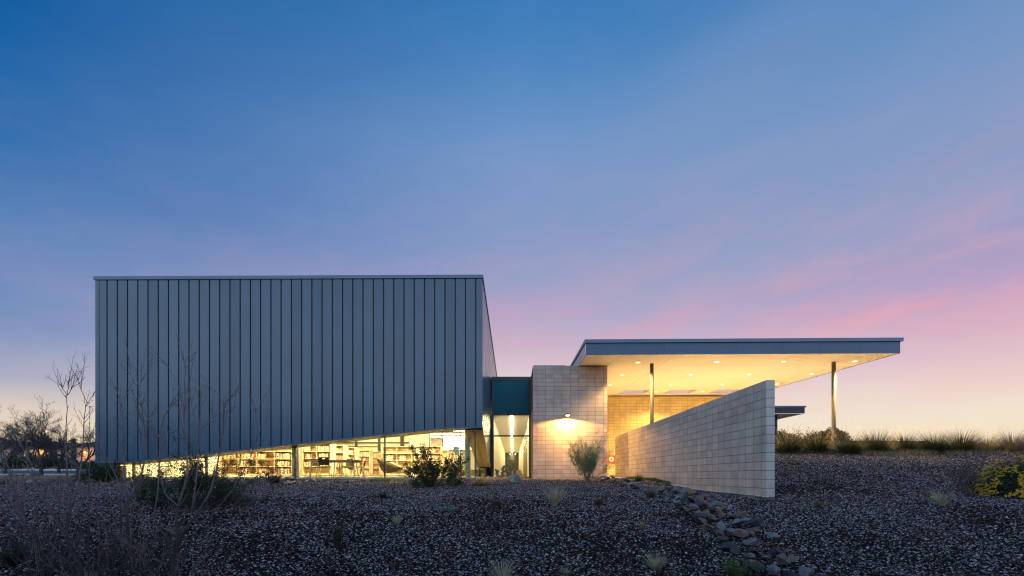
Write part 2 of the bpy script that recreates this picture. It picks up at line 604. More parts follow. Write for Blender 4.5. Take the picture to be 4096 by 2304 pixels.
def grid(xs, ys, keep=None, lift=0.0):
    X, Y = np.meshgrid(xs, ys)
    Z = hgt(X, Y) + lift
    V = np.stack([X, Y, Z], -1).reshape(-1, 3)
    nx, ny = len(xs), len(ys)
    fs = []
    for j in range(ny - 1):
        for i in range(nx - 1):
            if keep is not None and not keep((xs[i] + xs[i + 1]) / 2, (ys[j] + ys[j + 1]) / 2):
                continue
            a = j * nx + i
            fs.append((a, a + 1, a + 1 + nx, a + nx))
    me = bpy.data.meshes.new('sheet')
    me.from_pydata(V.tolist(), [], fs)
    me.update()
    return me

xs = np.unique(np.concatenate([np.linspace(-3000, -200, 8), np.linspace(-200, -30, 14), np.linspace(-30, 30, 200), np.linspace(30, 200, 14), np.linspace(200, 3000, 8)]))
ys = np.unique(np.concatenate([np.linspace(-400, -12, 8), np.linspace(-12, 27, 131), np.linspace(27, 75, 30), np.linspace(75, 300, 8), np.linspace(300, 3500, 8)]))
me = grid(xs, ys)
me.name = 'ground'
me.materials.append(M['ground'])
me.polygons.foreach_set('use_smooth', [True] * len(me.polygons))
go = bpy.data.objects.new('ground', me)
COL.objects.link(go)
tag(go, 'dark gravel desert ground sloping up to the building', kind='structure')

# loose gravel as instanced pebbles
def pebble_material():
    m_ = bpy.data.materials.new('pebble')
    m_.use_nodes = True
    t = m_.node_tree
    q = NB(t)
    bs = t.nodes['Principled BSDF']
    oi = q.n('ShaderNodeObjectInfo')
    c = q.ramp(oi.outputs['Random'], [(0, (.006, .004, .004, 1)), (.38, (.018, .011, .010, 1)), (.55, (.050, .031, .028, 1)), (.68, (.11, .062, .048, 1)), (.78, (.16, .12, .11, 1)), (.91, (.29, .24, .215, 1)), (1, (.48, .42, .38, 1))])
    q.l(c, bs.inputs['Base Color'])
    bs.inputs['Roughness'].default_value = .9
    bs.inputs['Specular IOR Level'].default_value = .06
    return m_
M['pebble'] = pebble_material()

def blocked(x, y):
    if abs(x) > 1.06 * y + .8: return True
    if -16.7 < x < -1.15 and y > 20.3: return True
    if -1.2 < x < 1.0 and y > 27.6: return True
    if 1.0 <= x < 4.7 and y > 24.6: return True
    if 4.7 <= x < 5.75 and y > 24.1: return True
    if 5.7 < x < 5.95 and y > 11.2: return True
    if x >= 5.9 and (y > 21.3 or x / y < .46 and y > 12): return True
    if x < -16.7 and y > 24.5: return True
    return False

gxs = np.arange(-27, 27.01, .3)
gys = np.arange(3.6, 27.6, .3)
gme = grid(gxs, gys, lambda x, y: not blocked(x, y))
gme.name = 'gravel'
gme.materials.append(M['pebble'])
gr = bpy.data.objects.new('gravel', gme)
COL.objects.link(gr)
tag(gr, 'loose purple grey gravel pebbles covering the ground', 'gravel', kind='stuff')

ng = bpy.data.node_groups.new('scatter_pebbles', 'GeometryNodeTree')
ng.interface.new_socket('Geometry', in_out='INPUT', socket_type='NodeSocketGeometry')
ng.interface.new_socket('Geometry', in_out='OUTPUT', socket_type='NodeSocketGeometry')
q = NB(ng)
gi = q.n('NodeGroupInput')
gout = q.n('NodeGroupOutput')
dist = q.n('GeometryNodeDistributePointsOnFaces')
q.l(gi.outputs[0], dist.inputs['Mesh'])
pos = q.n('GeometryNodeInputPosition')
spx = q.n('ShaderNodeSeparateXYZ')
q.l(pos.outputs[0], spx.inputs[0])
dens = q.n('ShaderNodeMapRange')
q.l(spx.outputs[1], dens.inputs['Value'])
for k_, v_ in (('From Min', 6.0), ('From Max', 15.0), ('To Min', 2200.0), ('To Max', 1150.0)):
    dens.inputs[k_].default_value = v_
pn = q.n('ShaderNodeTexNoise')
pn.inputs['Scale'].default_value = .55
pn.inputs['Detail'].default_value = 5
q.l(pos.outputs[0], pn.inputs['Vector'])
dn = q.n('ShaderNodeMapRange')
q.l(pn.outputs[0], dn.inputs['Value'])
for k_, v_ in (('From Min', .39), ('From Max', .50), ('To Min', .22), ('To Max', 1.0)):
    dn.inputs[k_].default_value = v_
q.l(q.m('MULTIPLY', dens.outputs[0], dn.outputs[0]), dist.inputs['Density'])
scl = q.n('ShaderNodeMapRange')
q.l(spx.outputs[1], scl.inputs['Value'])
for k_, v_ in (('From Min', 6.0), ('From Max', 16.0), ('To Min', .92), ('To Max', 1.25)):
    scl.inputs[k_].default_value = v_
variants = []
for k in range(4):
    ic = q.n('GeometryNodeMeshIcoSphere')
    ic.inputs['Radius'].default_value = .0115
    ic.inputs['Subdivisions'].default_value = 2
    spn = q.n('GeometryNodeSetPosition')
    q.l(ic.outputs[0], spn.inputs['Geometry'])
    p2 = q.n('GeometryNodeInputPosition')
    nz = q.n('ShaderNodeTexNoise')
    nz.noise_dimensions = '4D'
    nz.inputs['Scale'].default_value = 60
    nz.inputs['W'].default_value = 3.1 * k
    nz.inputs['Detail'].default_value = 1
    q.l(p2.outputs[0], nz.inputs['Vector'])
    vs_ = q.n('ShaderNodeVectorMath')
    vs_.operation = 'SUBTRACT'
    q.l(nz.outputs[1], vs_.inputs[0])
    vs_.inputs[1].default_value = (.5, .5, .5)
    vm_ = q.n('ShaderNodeVectorMath')
    vm_.operation = 'SCALE'
    q.l(vs_.outputs[0], vm_.inputs[0])
    vm_.inputs['Scale'].default_value = .019
    q.l(vm_.outputs[0], spn.inputs['Offset'])
    g2i = q.n('GeometryNodeGeometryToInstance')
    q.l(spn.outputs[0], g2i.inputs[0])
    variants.append(g2i.outputs[0])
jn = q.n('GeometryNodeJoinGeometry')
for v_ in reversed(variants):
    q.l(v_, jn.inputs[0])
iop = q.n('GeometryNodeInstanceOnPoints')
q.l(dist.outputs['Points'], iop.inputs['Points'])
q.l(jn.outputs[0], iop.inputs['Instance'])
iop.inputs['Pick Instance'].default_value = True
rr = q.n('FunctionNodeRandomValue', data_type='FLOAT_VECTOR')
rr.inputs[0].default_value = (-.5, -.5, 0)
rr.inputs[1].default_value = (.5, .5, 6.283)
q.l(rr.outputs[0], iop.inputs['Rotation'])
rs = q.n('FunctionNodeRandomValue', data_type='FLOAT_VECTOR')
rs.inputs[0].default_value = (.5, .5, .4)
rs.inputs[1].default_value = (1.9, 1.5, 1.1)
vmul = q.n('ShaderNodeVectorMath')
vmul.operation = 'SCALE'
q.l(rs.outputs[0], vmul.inputs[0])
q.l(scl.outputs[0], vmul.inputs['Scale'])
q.l(vmul.outputs[0], iop.inputs['Scale'])
sm = q.n('GeometryNodeSetMaterial')
sm.inputs['Material'].default_value = M['pebble']
q.l(iop.outputs[0], sm.inputs[0])
q.l(sm.outputs[0], gout.inputs[0])
mod = gr.modifiers.new('scatter', 'NODES')
mod.node_group = ng

# road, kerbs and pavement strips on the far left
M['asphalt'] = pmat('asphalt', (.055, .058, .065), .9, var=.15, vscale=2)
def ribbon(name, y0, y1, x0, x1, lift, mat, n=30, thick=0):
    mb = MB()
    for i in range(n):
        a, c = x0 + (x1 - x0) * i / n, x0 + (x1 - x0) * (i + 1) / n
        if thick:
            mb.hexa([(a, y0, hz(a, y0) - .1), (c, y0, hz(c, y0) - .1), (c, y1, hz(c, y1) - .1), (a, y1, hz(a, y1) - .1),
                     (a, y0, hz(a, y0) + thick), (c, y0, hz(c, y0) + thick), (c, y1, hz(c, y1) + thick), (a, y1, hz(a, y1) + thick)])
        else:
            m = 6
            for k in range(m):
                ya, yb = y0 + (y1 - y0) * k / m, y0 + (y1 - y0) * (k + 1) / m
                mb.quad((a, ya, hz(a, ya) + lift), (c, ya, hz(c, ya) + lift), (c, yb, hz(c, yb) + lift), (a, yb, hz(a, yb) + lift))
    return mb.build(name, mat)
tag(ribbon('road', 45.5, 53.5, -90, -14, .03, M['asphalt']), 'asphalt road passing beyond the left corner', kind='structure')
tag(ribbon('kerb', 53.5, 54.0, -90, -14, 0, M['concrete'], thick=.15), 'pale far kerb of the road', kind='structure')
tag(ribbon('kerb', 45.1, 45.5, -90, -14, 0, M['concrete'], thick=.13), 'near kerb of the road', kind='structure')

# distant hill ridge
M['hill'] = pmat('hill_scrub', (.035, .035, .028), 1, var=.35, vscale=.06)
mb = MB()
n = 60
prof = []
for i in range(n + 1):
    x = -1200 + i * 20
    z = 47 - (x + 1200) * .003 + 3.0 * math.sin(i * .55) + 2 * math.sin(i * 1.7) + random.uniform(-.5, .5)
    if x > -250: z = max(0, z * (1 - (x + 250) / 280))
    prof.append((x, z))
for (x0, z0), (x1, z1) in zip(prof, prof[1:]):
    mb.quad((x0, 480, 0), (x1, 480, 0), (x1, 640, z1), (x0, 640, z0))
    mb.quad((x0, 640, z0), (x1, 640, z1), (x1, 820, 0), (x0, 820, 0))
tag(mb.build('hills', M['hill']), 'low dark desert ridge on the left horizon', kind='structure')

# ------------------------------------------------------------------ metal clad library hall
S_ = 100.8
YB = F / S_                     # 19.88: cladding plane
XL, XR = (381 - CX) / S_, (1930 - CX) / S_     # -16.56 .. -1.19
edge_px = [(381, 1853), (520, 1851), (560, 1847), (1100, 1789), (1537, 1740), (1715, 1722), (1795, 1713.5), (1850, 1712), (1930, 1711)]
ex = [(p[0] - CX) / S_ for p in edge_px]
ez = [(H - p[1]) / S_ for p in edge_px]
def zb(x):
    return float(np.interp(x, ex, ez))
ZT0, ZT1 = (H - 1107) / S_, (H - 1100) / S_
def zt(x):
    return ZT0 + (ZT1 - ZT0) * (x - XL) / (XR - XL)

hall = empty('library_hall', ((XL + XR) / 2, YB, -.2), 'long blue grey metal clad library hall lifted over a lit glass wall', 'building')
YBACK = 46.0
ZBACK = 7.45
# cladding on the front: separate panels with deep seams
mb = MB()
seams = [-16.40] + [-16.09 + .4064 * k for k in range(37)]
cuts = [XL] + seams + [XR]
top = .13
for i in range(len(cuts) - 1):
    g0 = .012 if i <= 1 else .026
    a, c = cuts[i] + (g0 if i else 0), cuts[i + 1] - (.012 if i == 0 else (.026 if i < len(cuts) - 2 else 0))
    parts_ = [a] + [x for x in ex if a + .01 < x < c - .01] + [c]
    for p, r in zip(parts_, parts_[1:]):
        mb.hexa([(p, YB, zb(p) + .05), (r, YB, zb(r) + .05), (r, YB + .05, zb(r) + .05), (p, YB + .05, zb(p) + .05),
                 (p, YB, zt(p) - top), (r, YB, zt(r) - top), (r, YB + .05, zt(r) - top), (p, YB + .05, zt(p) - top)])
mb.build('front_cladding', M['cladding'], hall)
# dark backing in the seams
mb = MB()
pp = [XL + .02] + [x for x in ex if XL + .05 < x < XR - .05] + [XR - .02]
for p, r in zip(pp, pp[1:]):
    mb.hexa([(p, YB + .053, zb(p) + .07), (r, YB + .053, zb(r) + .07), (r, YB + .2, zb(r) + .07), (p, YB + .2, zb(p) + .07),
             (p, YB + .053, zt(p) - .1), (r, YB + .053, zt(r) - .1), (r, YB + .2, zt(r) - .1), (p, YB + .2, zt(p) - .1)])
mb.build('backing_wall', M['seam'], hall)
# bottom flashing
mb = MB()
for p, r in zip(ex, ex[1:]):
    mb.hexa([(p, YB - .015, zb(p)), (r, YB - .015, zb(r)), (r, YB + .06, zb(r)), (p, YB + .06, zb(p)),
             (p, YB - .015, zb(p) + .055), (r, YB - .015, zb(r) + .055), (r, YB + .045, zb(r) + .055), (p, YB + .045, zb(p) + .055)])
mb.build('flashing', M['fascia'], hall)
# sloped soffit band behind the cladding edge down to the glass head
GY = YB + .55                   # glass plane
mb = MB()
for p, r in zip(ex, ex[1:]):
    mb.hexa([(p, YB + .065, zb(p) - .0), (r, YB + .065, zb(r) - .0), (r, GY + .05, zb(r) - .06), (p, GY + .05, zb(p) - .06),
             (p, YB + .065, zb(p) + .06), (r, YB + .065, zb(r) + .06), (r, GY + .05, zb(r) + .05), (p, GY + .05, zb(p) + .05)])
mb.build('soffit', M['frame'], hall)
# coping
mb = MB()
mb.hexa([(XL - .04, YB - .05, zt(XL) - top), (XR + .03, YB - .05, zt(XR) - top), (XR + .03, YB + .25, zt(XR) - top), (XL - .04, YB + .25, zt(XL) - top),
         (XL - .04, YB - .05, zt(XL)), (XR + .03, YB - .05, zt(XR)), (XR + .03, YB + .25, zt(XR) + .01), (XL - .04, YB + .25, zt(XL) + .01)])
mb.hexa([(XR - .25, YB + .25, zt(XR) - top), (XR + .03, YB + .25, zt(XR) - top), (XR + .03, YBACK, ZBACK - top), (XR - .25, YBACK, ZBACK - top),
         (XR - .25, YB + .25, zt(XR)), (XR + .03, YB + .25, zt(XR)), (XR + .03, YBACK, ZBACK), (XR - .25, YBACK, ZBACK)])
mb.build('coping', M['coping'], hall)
# side cladding facing the link, ribbed
mb = MB()
y = YB
side_pts = [(YB, zb(XR)), (27.45, .52)]
def zside(yy):
    return float(np.interp(yy, [YB, 27.45, 27.5, YBACK], [zb(XR), .52, -.1, -.1]))
def ztop_side(yy):
    return zt(XR) + (ZBACK - zt(XR)) * (yy - YB) / (YBACK - YB) - top
cutsy = [YB + .05] + [YB + .25 + .4064 * k for k in range(64)]
cutsy = [c_ for c_ in cutsy if c_ < YBACK] + [YBACK]
for a, c in zip(cutsy, cutsy[1:]):
    a2, c2 = a + .012, c - .012
    mb.hexa([(XR - .05, a2, zside(a2)), (XR, a2, zside(a2)), (XR, c2, zside(c2)), (XR - .05, c2, zside(c2)),
             (XR - .05, a2, ztop_side(a2)), (XR, a2, ztop_side(a2)), (XR, c2, ztop_side(c2)), (XR - .05, c2, ztop_side(c2))])
mb.build('side_cladding', M['cladding'], hall)
mb = MB()
for a, c in zip(cutsy, cutsy[1:]):
    mb.hexa([(XR - .25, a, zside(a) + .01), (XR - .053, a, zside(a) + .01), (XR - .053, c, zside(c) + .01), (XR - .25, c, zside(c) + .01),
             (XR - .25, a, ztop_side(a)), (XR - .053, a, ztop_side(a)), (XR - .053, c, ztop_side(c)), (XR - .25, c, ztop_side(c))])
mb.build('side_wall', M['seam'], hall)
# sloping underside along the side
mb = MB()
ya, yb_ = YB + .3, 27.45
mb.hexa([(XR - .72, ya, zside(ya) - .06), (XR + .0, ya, zside(ya) - .03), (XR + .0, yb_, zside(yb_) - .03), (XR - .72, yb_, zside(yb_) - .06),
         (XR - .72, ya, zside(ya) - .0), (XR + .0, ya, zside(ya) - .002), (XR + .0, yb_, zside(yb_) - .002), (XR - .72, yb_, zside(yb_) - .0)])
mb.build('side_soffit', M['soffit_gold'], hall)
mb = MB()
mb.hexa([(XR - .42, ya, zside(ya) - .075), (XR - .37, ya, zside(ya) - .07), (XR - .37, yb_, zside(yb_) - .07), (XR - .42, yb_, zside(yb_) - .075),
         (XR - .42, ya, zside(ya) - .04), (XR - .37, ya, zside(ya) - .04), (XR - .37, yb_, zside(yb_) - .04), (XR - .42, yb_, zside(yb_) - .04)])
mb.build('soffit_joint', M['frame'], hall)
# left wall, back wall, roof
mb = MB()
mb.box(XL, XL + .25, YB + .21, YBACK, .36, 7.3)
mb.box(XL + .25, XR - .26, YBACK - .25, YBACK, 3.6, 7.3)
mb.build('outer_wall', M['cladding'], hall)
mb = MB()
mb.hexa([(XL + .01, YB + .26, zt(XL) - .3), (XR - .26, YB + .26, zt(XR) - .3), (XR - .26, YBACK - .01, ZBACK - .3), (XL + .01, YBACK - .01, ZBACK - .3),
         (XL + .01, YB + .26, zt(XL) - .1), (XR - .26, YB + .26, zt(XR) - .1), (XR - .26, YBACK - .01, ZBACK - .1), (XL + .01, YBACK - .01, ZBACK - .1)])
mb.build('roof', M['fascia'], hall)
# interior shell: floor, ceiling, end walls; the reading room runs on behind
FZ = -.07
RB = 64.0
mb = MB(); mb.box(XL + .3, XR - .30, GY - .05, RB, FZ - .12, FZ)
mb.build('floor', M['carpet'], hall)
mb = MB(); mb.box(XL + .26, XR - .27, YB + .75, RB, 3.30, 3.42)
mb.build('ceiling', M['ceil'], hall)
mb = MB()
mb.box(XL + .26, XL + .4, YB + .75, RB, FZ + .001, 3.3)
mb.box(XL + .4, XR - .3, RB - .2, RB, FZ + .001, 3.3)
mb.box(XR - .38, XR - .27, 27.6, RB - .21, FZ + .001, 3.3)
mb.build('inner_wall', M['white'], hall)
mb = MB(); mb.box(XL + .3, XR - .3, YB + .62, YB + .75, 2.0, 3.42)
mb.build('bulkhead', M['white'], hall)
# plinth / stem wall under the glass
mb = MB()
mb.box(XL + .8, -1.50, GY - .08, GY + .06, -.45, -.155)
mb.box(XL + .05, XL + .78, YB + .25, YB + .6, -.45, .40)
mb.build('plinth', M['frame'], hall)
# glass front: mullions and panes
mullx = [(455 - CX) / 98.0] + [(p - CX) / 98.1 for p in (535.5, 826, 1183, 1540)] + [-1.52]
for i, x in enumerate(mullx):
    mb = MB()
    w = .045 if i else .09
    mb.box(x - w / 2, x + w / 2, GY - .06, GY + .06, -.16, zb(x) - .045)
    mb.build('mullion', M['frame'], hall)
for x0, x1 in zip(mullx, mullx[1:]):
    mb = MB()
    xx = [x0 + .02] + [e for e in ex if x0 + .03 < e < x1 - .03] + [x1 - .02]
    for p, r in zip(xx, xx[1:]):
        mb.quad((p, GY, -.155), (r, GY, -.155), (r, GY, zb(r) - .05), (p, GY, zb(p) - .05))
    mb.build('window_pane', M['glass'], hall)
# side glazing under the sloped soffit
mb = MB()
mb.quad((-1.52, GY + .05, -.155), (-1.52, 27.4, -.155), (-1.52, 27.4, zside(27.4) - .06), (-1.52, GY + .05, zside(GY + .05) - .06))
mb.build('side_pane', M['glass'], hall)
# tall ceiling light fixtures
def light_bar(x0, x1, y, z=3.24, r=.045):
    mb = MB()
    mb.box(x0, x1, y - r, y + r, z - .02, z + .015)
    o = mb.build('light_tube', M['tube' if y < 30 else 'tubefar'], hall)
    return o
for k in range(15):
    y = 22.6 + k * 2.75
    light_bar(-15.6, -9.3, y)
    light_bar(-8.7, -2.2, y)
# round columns inside the glass
M['colblue'] = pmat('column_paint', (.42, .47, .40), .5)
def inner_column(px_, s=95.0, r=.14, name='round_column'):
    x = (px_ - CX) / s
    y = F / s
    mb = MB()
    zt_ = 3.3
    mb.lathe((x, y, FZ), [(r, 0), (r, zt_ - FZ)], 24)
    return mb.build(name, M['colblue'], hall, True)
inner_column(1181, 95.5)
inner_column(1870, 93.5, .135)
mb = MB()
c0, c1 = at(500, 1920, 21.3), at(512, 1840, 21.3)
mb.tube([(c0.x - .02, 21.3, FZ), (c0.x - .02 - .22, 21.3, 3.3)], [.26, .1], 20)
mb.build('raking_column', M['white'], hall, True)
# glazed partition and white panels deep in the room
mb = MB()
YP = 40.0
sP = F / YP
for x0p, x1p, y0p, y1p in ((1250, 1640, 1768.5, 1773.5), (1421, 1429, 1700, 1840), (1512, 1521, 1700, 1900), (1602, 1616, 1700, 1900), (1250, 1610, 1784, 1786)):
    a, c = at(x0p, y1p, YP), at(x1p, y0p, YP)
    mb.box(a.x, c.x, YP - .05 if x1p - x0p > 50 else YP - .09, YP + .05, max(a.z, FZ), min(c.z, 3.3))
mb.build('partition_frame', M['frame'], hall)
M['greenglass'] = pmat('partition_glass', (.42, .46, .26), .2)
mb = MB()
a = at(1250, 1900, YP); c = at(1640, 1700, YP)
mb.box(a.x, c.x, YP + .06, YP + .1, FZ, 3.3)
mb.build('partition_pane', M['greenglass'], hall)
mb = MB()
a = at(1642, 1900, 36); c = at(1718, 1700, 36)
mb.box(a.x, c.x, 36, 36.15, FZ, 3.3)
mb.build('white_screen_wall', M['white'], hall)
mb = MB()
a = at(1722, 1900, 44); c = at(1770, 1753, 44)
mb.box(a.x, c.x, 44, 44.15, FZ, c.z)
mb.build('white_screen_wall', M['white'], hall)
mb = MB()
for p_ in (1719.5, 1771, 1843):
    a = at(p_ - 1.6, 1900, 35.9); c = at(p_ + 1.6, 1700, 35.9)
    mb.box(a.x, c.x, 35.85, 35.95, FZ, 3.3)
mb.build('screen_post', M['frame'], hall)
M['bluepanel'] = pmat('blue_panel', (.12, .30, .42), .5)
mb = MB(); a = at(1812, 1820, 50); c = at(1836, 1786, 50)
mb.box(a.x, c.x, 50, 50.1, a.z, c.z)
mb.build('blue_panel', M['bluepanel'], hall)

# low front strip under the box beside the link
mb = MB()
mb.box(-1.80, -1.13, 27.44, 27.52, .40, .52)
mb.box(-1.83, -1.76, 27.44, 27.52, -.2, .40)
mb.box(-1.50, -1.47, 27.44, 27.52, -.2, .40)
mb.build('low_window_frame', M['frame'], hall)
mb = MB(); mb.quad((-1.76, 27.48, -.2), (-1.13, 27.48, -.2), (-1.13, 27.48, .40), (-1.76, 27.48, .40))
mb.build('low_window_pane', M['glass'], hall)
mb = MB(); mb.box(-1.76, -1.15, 28.6, 28.7, -.1, .12)
mb.build('low_sill', M['concrete'], hall)

# ------------------------------------------------------------------ glass link
YK = 27.5
link = empty('glass_link', (-.05, YK, -.2), 'narrow glazed link with a teal upper panel between metal hall and block wing', 'building')
LX0, LX1 = -1.13, 1.0
mb = MB()
mb.box(LX0, LX0 + .10, YK, YK + .12, -.12, 5.35)
mb.box(LX1 - .09, LX1 - .001, YK, YK + .12, -.12, 5.35)
mb.box(LX0 + .10, LX1 - .09, YK, YK + .12, 5.21, 5.35)
mb.box(LX0 + .10, LX1 - .09, YK, YK + .12, 3.32, 3.40)
mb.box(LX0 + .10, LX1 - .09, YK, YK + .12, 2.14, 2.21)
mb.box(LX0 + .10, LX1 - .09, YK, YK + .12, -.12, -.06)
mb.build('frame', M['frame'], link)
mb = MB(); mb.quad((LX0 + .1, YK + .04, 3.40), (LX1 - .09, YK + .04, 3.40), (LX1 - .09, YK + .04, 5.21), (LX0 + .1, YK + .04, 5.21))
mb.build('upper_panel', M['spandrel'], link)
for z0, z1 in ((-.06, 2.14), (2.21, 3.32)):
    mb = MB(); mb.quad((LX0 + .1, YK + .05, z0), (LX1 - .09, YK + .05, z0), (LX1 - .09, YK + .05, z1), (LX0 + .1, YK + .05, z1))
    mb.build('window_pane', M['glass'], link)
mb = MB(); mb.box(XR + .01, LX1 - .002, YK + .13, 70, 5.25, 5.40)
mb.box(XR + .04, LX1 - .002, YK - .04, YK + .125, 5.352, 5.42)
mb.build('roof', M['fascia'], link)
CE = 73.0
mb = MB(); mb.box(LX0 - .02, LX1 - .01, YK + .13, CE, 3.30, 3.42)
mb.build('ceiling', M['white'], link)
mb = MB(); mb.box(LX0 - .02, LX1 - .01, YK + .13, CE, -.2, FZ)
mb.build('floor', M['plaza'], link)
mb = MB(); mb.box(LX0 - .02, LX0 + .06, YK + .13, CE, FZ, 3.3)
mb.box(LX1 - .08, LX1 - .02, YK + .13, 31.5, FZ, 3.3)
mb.box(LX1 - .08, LX1 - .02, 42, CE, FZ, 3.3)
mb.build('inner_wall', M['white'], link)
M['walnut'] = pmat('brown_screen', (.16, .11, .06), .25, var=.3, vscale=6)
mb = MB()
for k in range(8):
    y = 31.6 + k * 1.3
    mb.box(LX1 - .10, LX1 - .03, y, y + .75, FZ, 3.25)
mb.build('timber_screen', M['walnut'], link)
mb = MB(); mb.box(-.10, .0, YK + .2, 71, 3.27, 3.298)
mb.build('light_strip', M['tubec'], link)
M['darkglass'] = pmat('dark_end_glass', (.055, .065, .035), .1, spec=.8)
mb = MB(); mb.box(LX0 + .08, LX1 - .1, CE - .1, CE - .02, FZ, 3.29)
mb.build('end_pane', M['darkglass'], link)
mb = MB()
for x in (LX0 + .07, .55):
    mb.box(x, x + .1, CE - .18, CE - .101, FZ, 3.28)
mb.box(LX0 + .18, .54, CE - .16, CE - .101, 2.1, 2.22)
mb.build('end_door_frame', M['frame'], link)
for x in (-.32, .42):
    mb = MB(); mb.lathe((x, CE - .4, 3.0), [(.05, 0), (.09, .08), (.04, .2)], 10)
    mb.build('end_lamp', M['lamp'], link)
# exit-side fittings on the corridor wall
mb = MB()
for (y, z0, z1) in ((30.0, 1.15, 1.5), (30.0, .7, 1.0)):
    mb.box(LX0 + .061, LX0 + .075, y, y + 1.1, z0, z1)
mb.build('notice', M['ivory'], link)

# ------------------------------------------------------------------ block wing
wing = empty('block_wing', (2.8, 24.5, -.2), 'tan stack bonded concrete block wing with a flat top beside the glass link', 'building')
mb = MB(); mb.box(1.0, 4.633, 24.5, 36.0, -.6, 5.367)
mb.build('wall', M['cmu_vol'], wing)
mb = MB(); mb.box(1.05, 2.6, 24.56, 35.9, 5.37, 5.40)
mb.build('roof_membrane', M['fascia'], wing)
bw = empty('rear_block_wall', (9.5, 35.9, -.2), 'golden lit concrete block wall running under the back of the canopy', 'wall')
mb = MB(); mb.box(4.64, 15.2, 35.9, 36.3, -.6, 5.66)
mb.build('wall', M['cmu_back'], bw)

fw = empty('freestanding_block_wall', (5.815, 11.3, -.5), 'long freestanding concrete block wall running from the entrance towards the viewer', 'wall')
mb = MB(); mb.box(5.72, 5.91, 11.29, 27.9, -1.0, 2.149)
mb.build('wall', M['cmu_free'], fw)
mb = MB()
for k in range(28):
    y0_, y1_ = 11.22 + k * .6, 11.22 + (k + 1) * .6
    za, zb2 = hz(5.69, y0_) + .018, hz(5.69, y1_) + .018
    mb.hexa([(5.665, y0_, -1.1), (5.718, y0_, -1.1), (5.718, y1_, -1.1), (5.665, y1_, -1.1), (5.665, y0_, za), (5.718, y0_, za), (5.718, y1_, zb2), (5.665, y1_, zb2)])
mb.build('footing', M['concrete'], fw)

# plaza slab and entry step
mb = MB(); mb.box(5.92, 18.6, 22.7, 35.89, -.3, -.10)
mb.box(4.65, 5.71, 24.06, 35.89, -.5, -.108)
tag(mb.build('pavement', M['plaza']), 'concrete entry slab under the canopy', kind='structure')
# small kerb of the entry
# ------------------------------------------------------------------ canopy
U0 = at(2344, 1419, 22.0)
def can(u_, v_, w_=0.0):
    return (U0.x + u_ + .0075 * v_, 22.0 + v_, U0.z + .0057 * u_ + .030 * v_ + w_)
CW = (3600 - 2344) / 91.1
CD = 15.4
canopy = empty('entrance_canopy', (10, 22, -.1), 'broad flat steel canopy with glowing white soffit over the entrance', 'canopy')
holes = [(4.12, 5.86), (7.2, 9.05), (10.35, 12.1)]
HV0, HV1 = 11.3, 13.1
def slab(mb, u0, u1, v0, v1, w0, w1):
    mb.hexa([can(u0, v0, w0), can(u1, v0, w0), can(u1, v1, w0), can(u0, v1, w0), can(u0, v0, w1), can(u1, v0, w1), can(u1, v1, w1), can(u0, v1, w1)])
def cells(us, vs_, hole):
    for a, c in zip(us, us[1:]):
        for d, e in zip(vs_, vs_[1:]):
            if not hole(a, c, d, e):
                yield a, c, d, e
G = .012
uj = [0, 1.40, 3.97, 10.38, CW]
vj = [0, 6.35, CD]
# soffit boards: cut at the joints and round the skylights
mb = MB()
us = sorted(set([0, CW] + [x for h_ in holes for x in h_] + uj))
vs_ = sorted(set(vj + [HV0, HV1]))
for a, c, d, e in cells(us, vs_, lambda a, c, d, e: any(abs(a - h_[0]) < 1e-6 or (a >= h_[0] and c <= h_[1]) for h_ in holes) and d >= HV0 - 1e-6 and e <= HV1 + 1e-6):
    ga = G if a in uj and a > 0 else 0
    gc = G if c in uj and c < CW else 0
    gd = G * .8 if d == 6.35 else 0
    ge = G * .8 if e == 6.35 else 0
    slab(mb, a + ga, c - gc, d + gd, e - ge, 0, .03)
mb.build('soffit', M['soffit'], canopy)
mb = MB()
us2 = sorted(set([.02, CW - .02] + [x for h_ in holes for x in h_]))
for a, c, d, e in cells(us2, [.02, HV0, HV1, CD - .02], lambda a, c, d, e: any(a >= h_[0] - 1e-6 and c <= h_[1] + 1e-6 for h_ in holes) and d >= HV0 - 1e-6 and e <= HV1 + 1e-6):
    slab(mb, a, c, d, e, .034, .58)
mb.build('roof', M['fascia'], canopy)
for a, c in holes:
    mb = MB()
    t_ = .02
    slab(mb, a + .002, a + t_, HV0 + .002, HV1 - .002, .002, .62)
    slab(mb, c - t_, c - .002, HV0 + .002, HV1 - .002, .002, .62)
    slab(mb, a + t_, c - t_, HV1 - t_, HV1 - .002, .002, .62)
    slab(mb, a + t_, c - t_, HV0 + .002, HV0 + t_, .002, .62)
    mb.build('skylight_reveal', M['reveal'], canopy)
